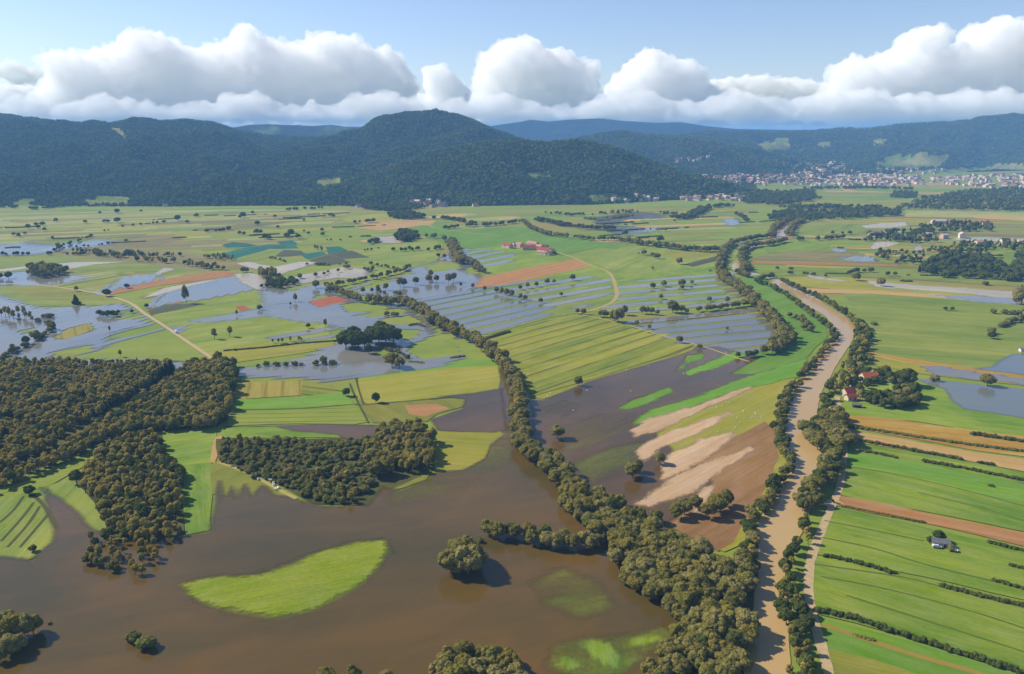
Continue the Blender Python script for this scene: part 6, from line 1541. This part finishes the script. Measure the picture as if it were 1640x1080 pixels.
def cloud_mat():
    m, nt = new_mat("cloud_droplets"); h = N(nt)
    if CLOUD_VOL:
        v = h.n("ShaderNodeVolumePrincipled"); v.inputs["Color"].default_value = (1, 1, 1, 1); v.inputs["Density"].default_value = CLOUD_VOL; v.inputs["Anisotropy"].default_value = 0.0
        out = h.n("ShaderNodeOutputMaterial"); nt.links.new(v.outputs[0], out.inputs["Volume"])
        return m
    d = h.n("ShaderNodeBsdfDiffuse"); d.inputs[0].default_value = (0.95, 0.95, 0.95, 1)
    t = h.n("ShaderNodeBsdfTranslucent"); t.inputs[0].default_value = (0.95, 0.95, 0.95, 1)
    mx = h.n("ShaderNodeMixShader"); mx.inputs[0].default_value = 0.35; h.set(mx, 1, d.outputs[0]); h.set(mx, 2, t.outputs[0])
    out = h.n("ShaderNodeOutputMaterial"); h.set(out, 0, mx.outputs[0])
    return m
CLOUD_VOL = 0.0045
CM = cloud_mat()

C1 = R(40,222, 45,190, 70,150, 78,120, 72,95, 84,84, 120,80, 150,86, 186,74, 205,60, 225,52, 245,53, 262,58, 290,74, 318,82, 345,72, 378,64, 384,50, 392,43, 402,46, 416,58, 440,70, 456,76, 466,70, 492,70, 500,60, 518,55, 545,57, 566,60, 580,72, 588,84, 600,78, 622,80, 640,94, 650,112, 662,140, 655,165, 640,190, 650,222)
cloud(C1, 15200, 'largest heaped white cloud over the left ridge', 1, mat=CM)
cloud(R(770,222, 768,180, 760,150, 765,110, 775,90, 790,75, 810,66, 835,62, 858,64, 870,80, 890,84, 905,84, 920,96, 945,100, 955,120, 948,150, 975,165, 985,222), 16000, 'tall white cloud in the middle of the sky', 2, mat=CM)
cloud(R(985,222, 975,170, 972,145, 985,125, 1005,112, 1015,95, 1030,82, 1048,84, 1060,92, 1085,96, 1108,98, 1122,112, 1128,135, 1160,150, 1175,222), 16400, 'white cloud right of the tall middle one', 3, mat=CM)
cloud(R(1300,222, 1320,160, 1330,140, 1335,110, 1365,92, 1395,96, 1420,88, 1445,75, 1455,55, 1485,45, 1505,42, 1512,55, 1500,80, 1520,85, 1545,55, 1575,35, 1600,28, 1640,38, 1700,30, 1760,60, 1760,222), 15600, 'great white cloud bank filling the right of the sky', 4, mat=CM)
cloud(R(686,222, 680,175, 690,150, 684,120, 688,106, 706,104, 716,112, 728,125, 745,140, 748,165, 760,222), 19000, 'thin ragged cloud between the left bank and the middle cloud', 5, mat=CM, voxel=45)
cloud(R(-60,222, -50,160, 0,142, 20,138, 50,140, 60,160, 85,162, 100,158, 120,165, 150,152, 165,158, 170,170, 190,172, 215,168, 235,180, 250,222), 19500, 'low row of small puffy clouds at the far left', 6, mat=CM, voxel=45)
cloud(R(600,222, 640,178, 680,160, 740,165, 800,160, 900,165, 960,150, 1060,150, 1120,140, 1165,132, 1200,130, 1216,126, 1230,134, 1260,128, 1290,134, 1310,140, 1400,140, 1500,150, 1700,150, 1760,222), 21000, 'long low cloud bank along the horizon', 7, mat=CM, voxel=50, nbig=0.9)
cloud(R(-80,222, -60,196, 0,190, 30,178, 60,180, 90,190, 130,186, 160,172, 190,170, 215,180, 250,190, 300,192, 340,184, 370,172, 400,170, 430,180, 470,192, 520,190, 560,182, 590,170, 620,168, 650,176, 700,190, 740,186, 770,174, 800,172, 830,184, 880,194, 930,188, 970,176, 1000,168, 1040,172, 1080,186, 1120,184, 1150,170, 1190,164, 1230,172, 1260,182, 1300,178, 1340,160, 1380,158, 1420,172, 1470,180, 1520,166, 1570,160, 1630,172, 1700,170, 1760,222), 13900, 'low cream cloud layer just above the hills', 8, mat=CM, voxel=34, nbig=0.9, thick=0.4)
cloud(R(1085,150, 1110,136, 1140,132, 1170,126, 1200,128, 1225,122, 1245,132, 1290,130, 1320,140, 1300,158, 1200,162, 1120,160), 18200, 'ragged small clouds left of the great right bank', 9, mat=CM, voxel=36, nbig=0.8, thick=0.4)
cloud(R(-80,120, -40,104, 10,98, 30,104, 62,112, 50,124, 10,128, -60,140), 17500, 'faint wisp of cloud at the upper left', 10, mat=CM, voxel=40, nbig=0.5, thick=0.2, small=0.4)
# ---------------------------------------------------------------- the air
def haze(dens, top=352.0):
    m, nt = new_mat("haze_air"); h = N(nt)
    v = h.n("ShaderNodeVolumePrincipled"); v.inputs["Color"].default_value = (0.26, 0.54, 1.0, 1); v.inputs["Density"].default_value = dens; v.inputs["Anisotropy"].default_value = 0.0
    out = h.n("ShaderNodeOutputMaterial"); nt.links.new(v.outputs[0], out.inputs["Volume"])
    vv, f = box(0, (GY - 900) / 2, (top - 3) / 2, 2 * GX + 40, GY + 900 + 40, top + 3)
    o = link(bpy.data.objects.new("haze", raw_mesh("haze", [(vv, f, 0)], [m]))); tag(o, "thin blue air over the whole plain", kind='stuff')
haze(0.000095)
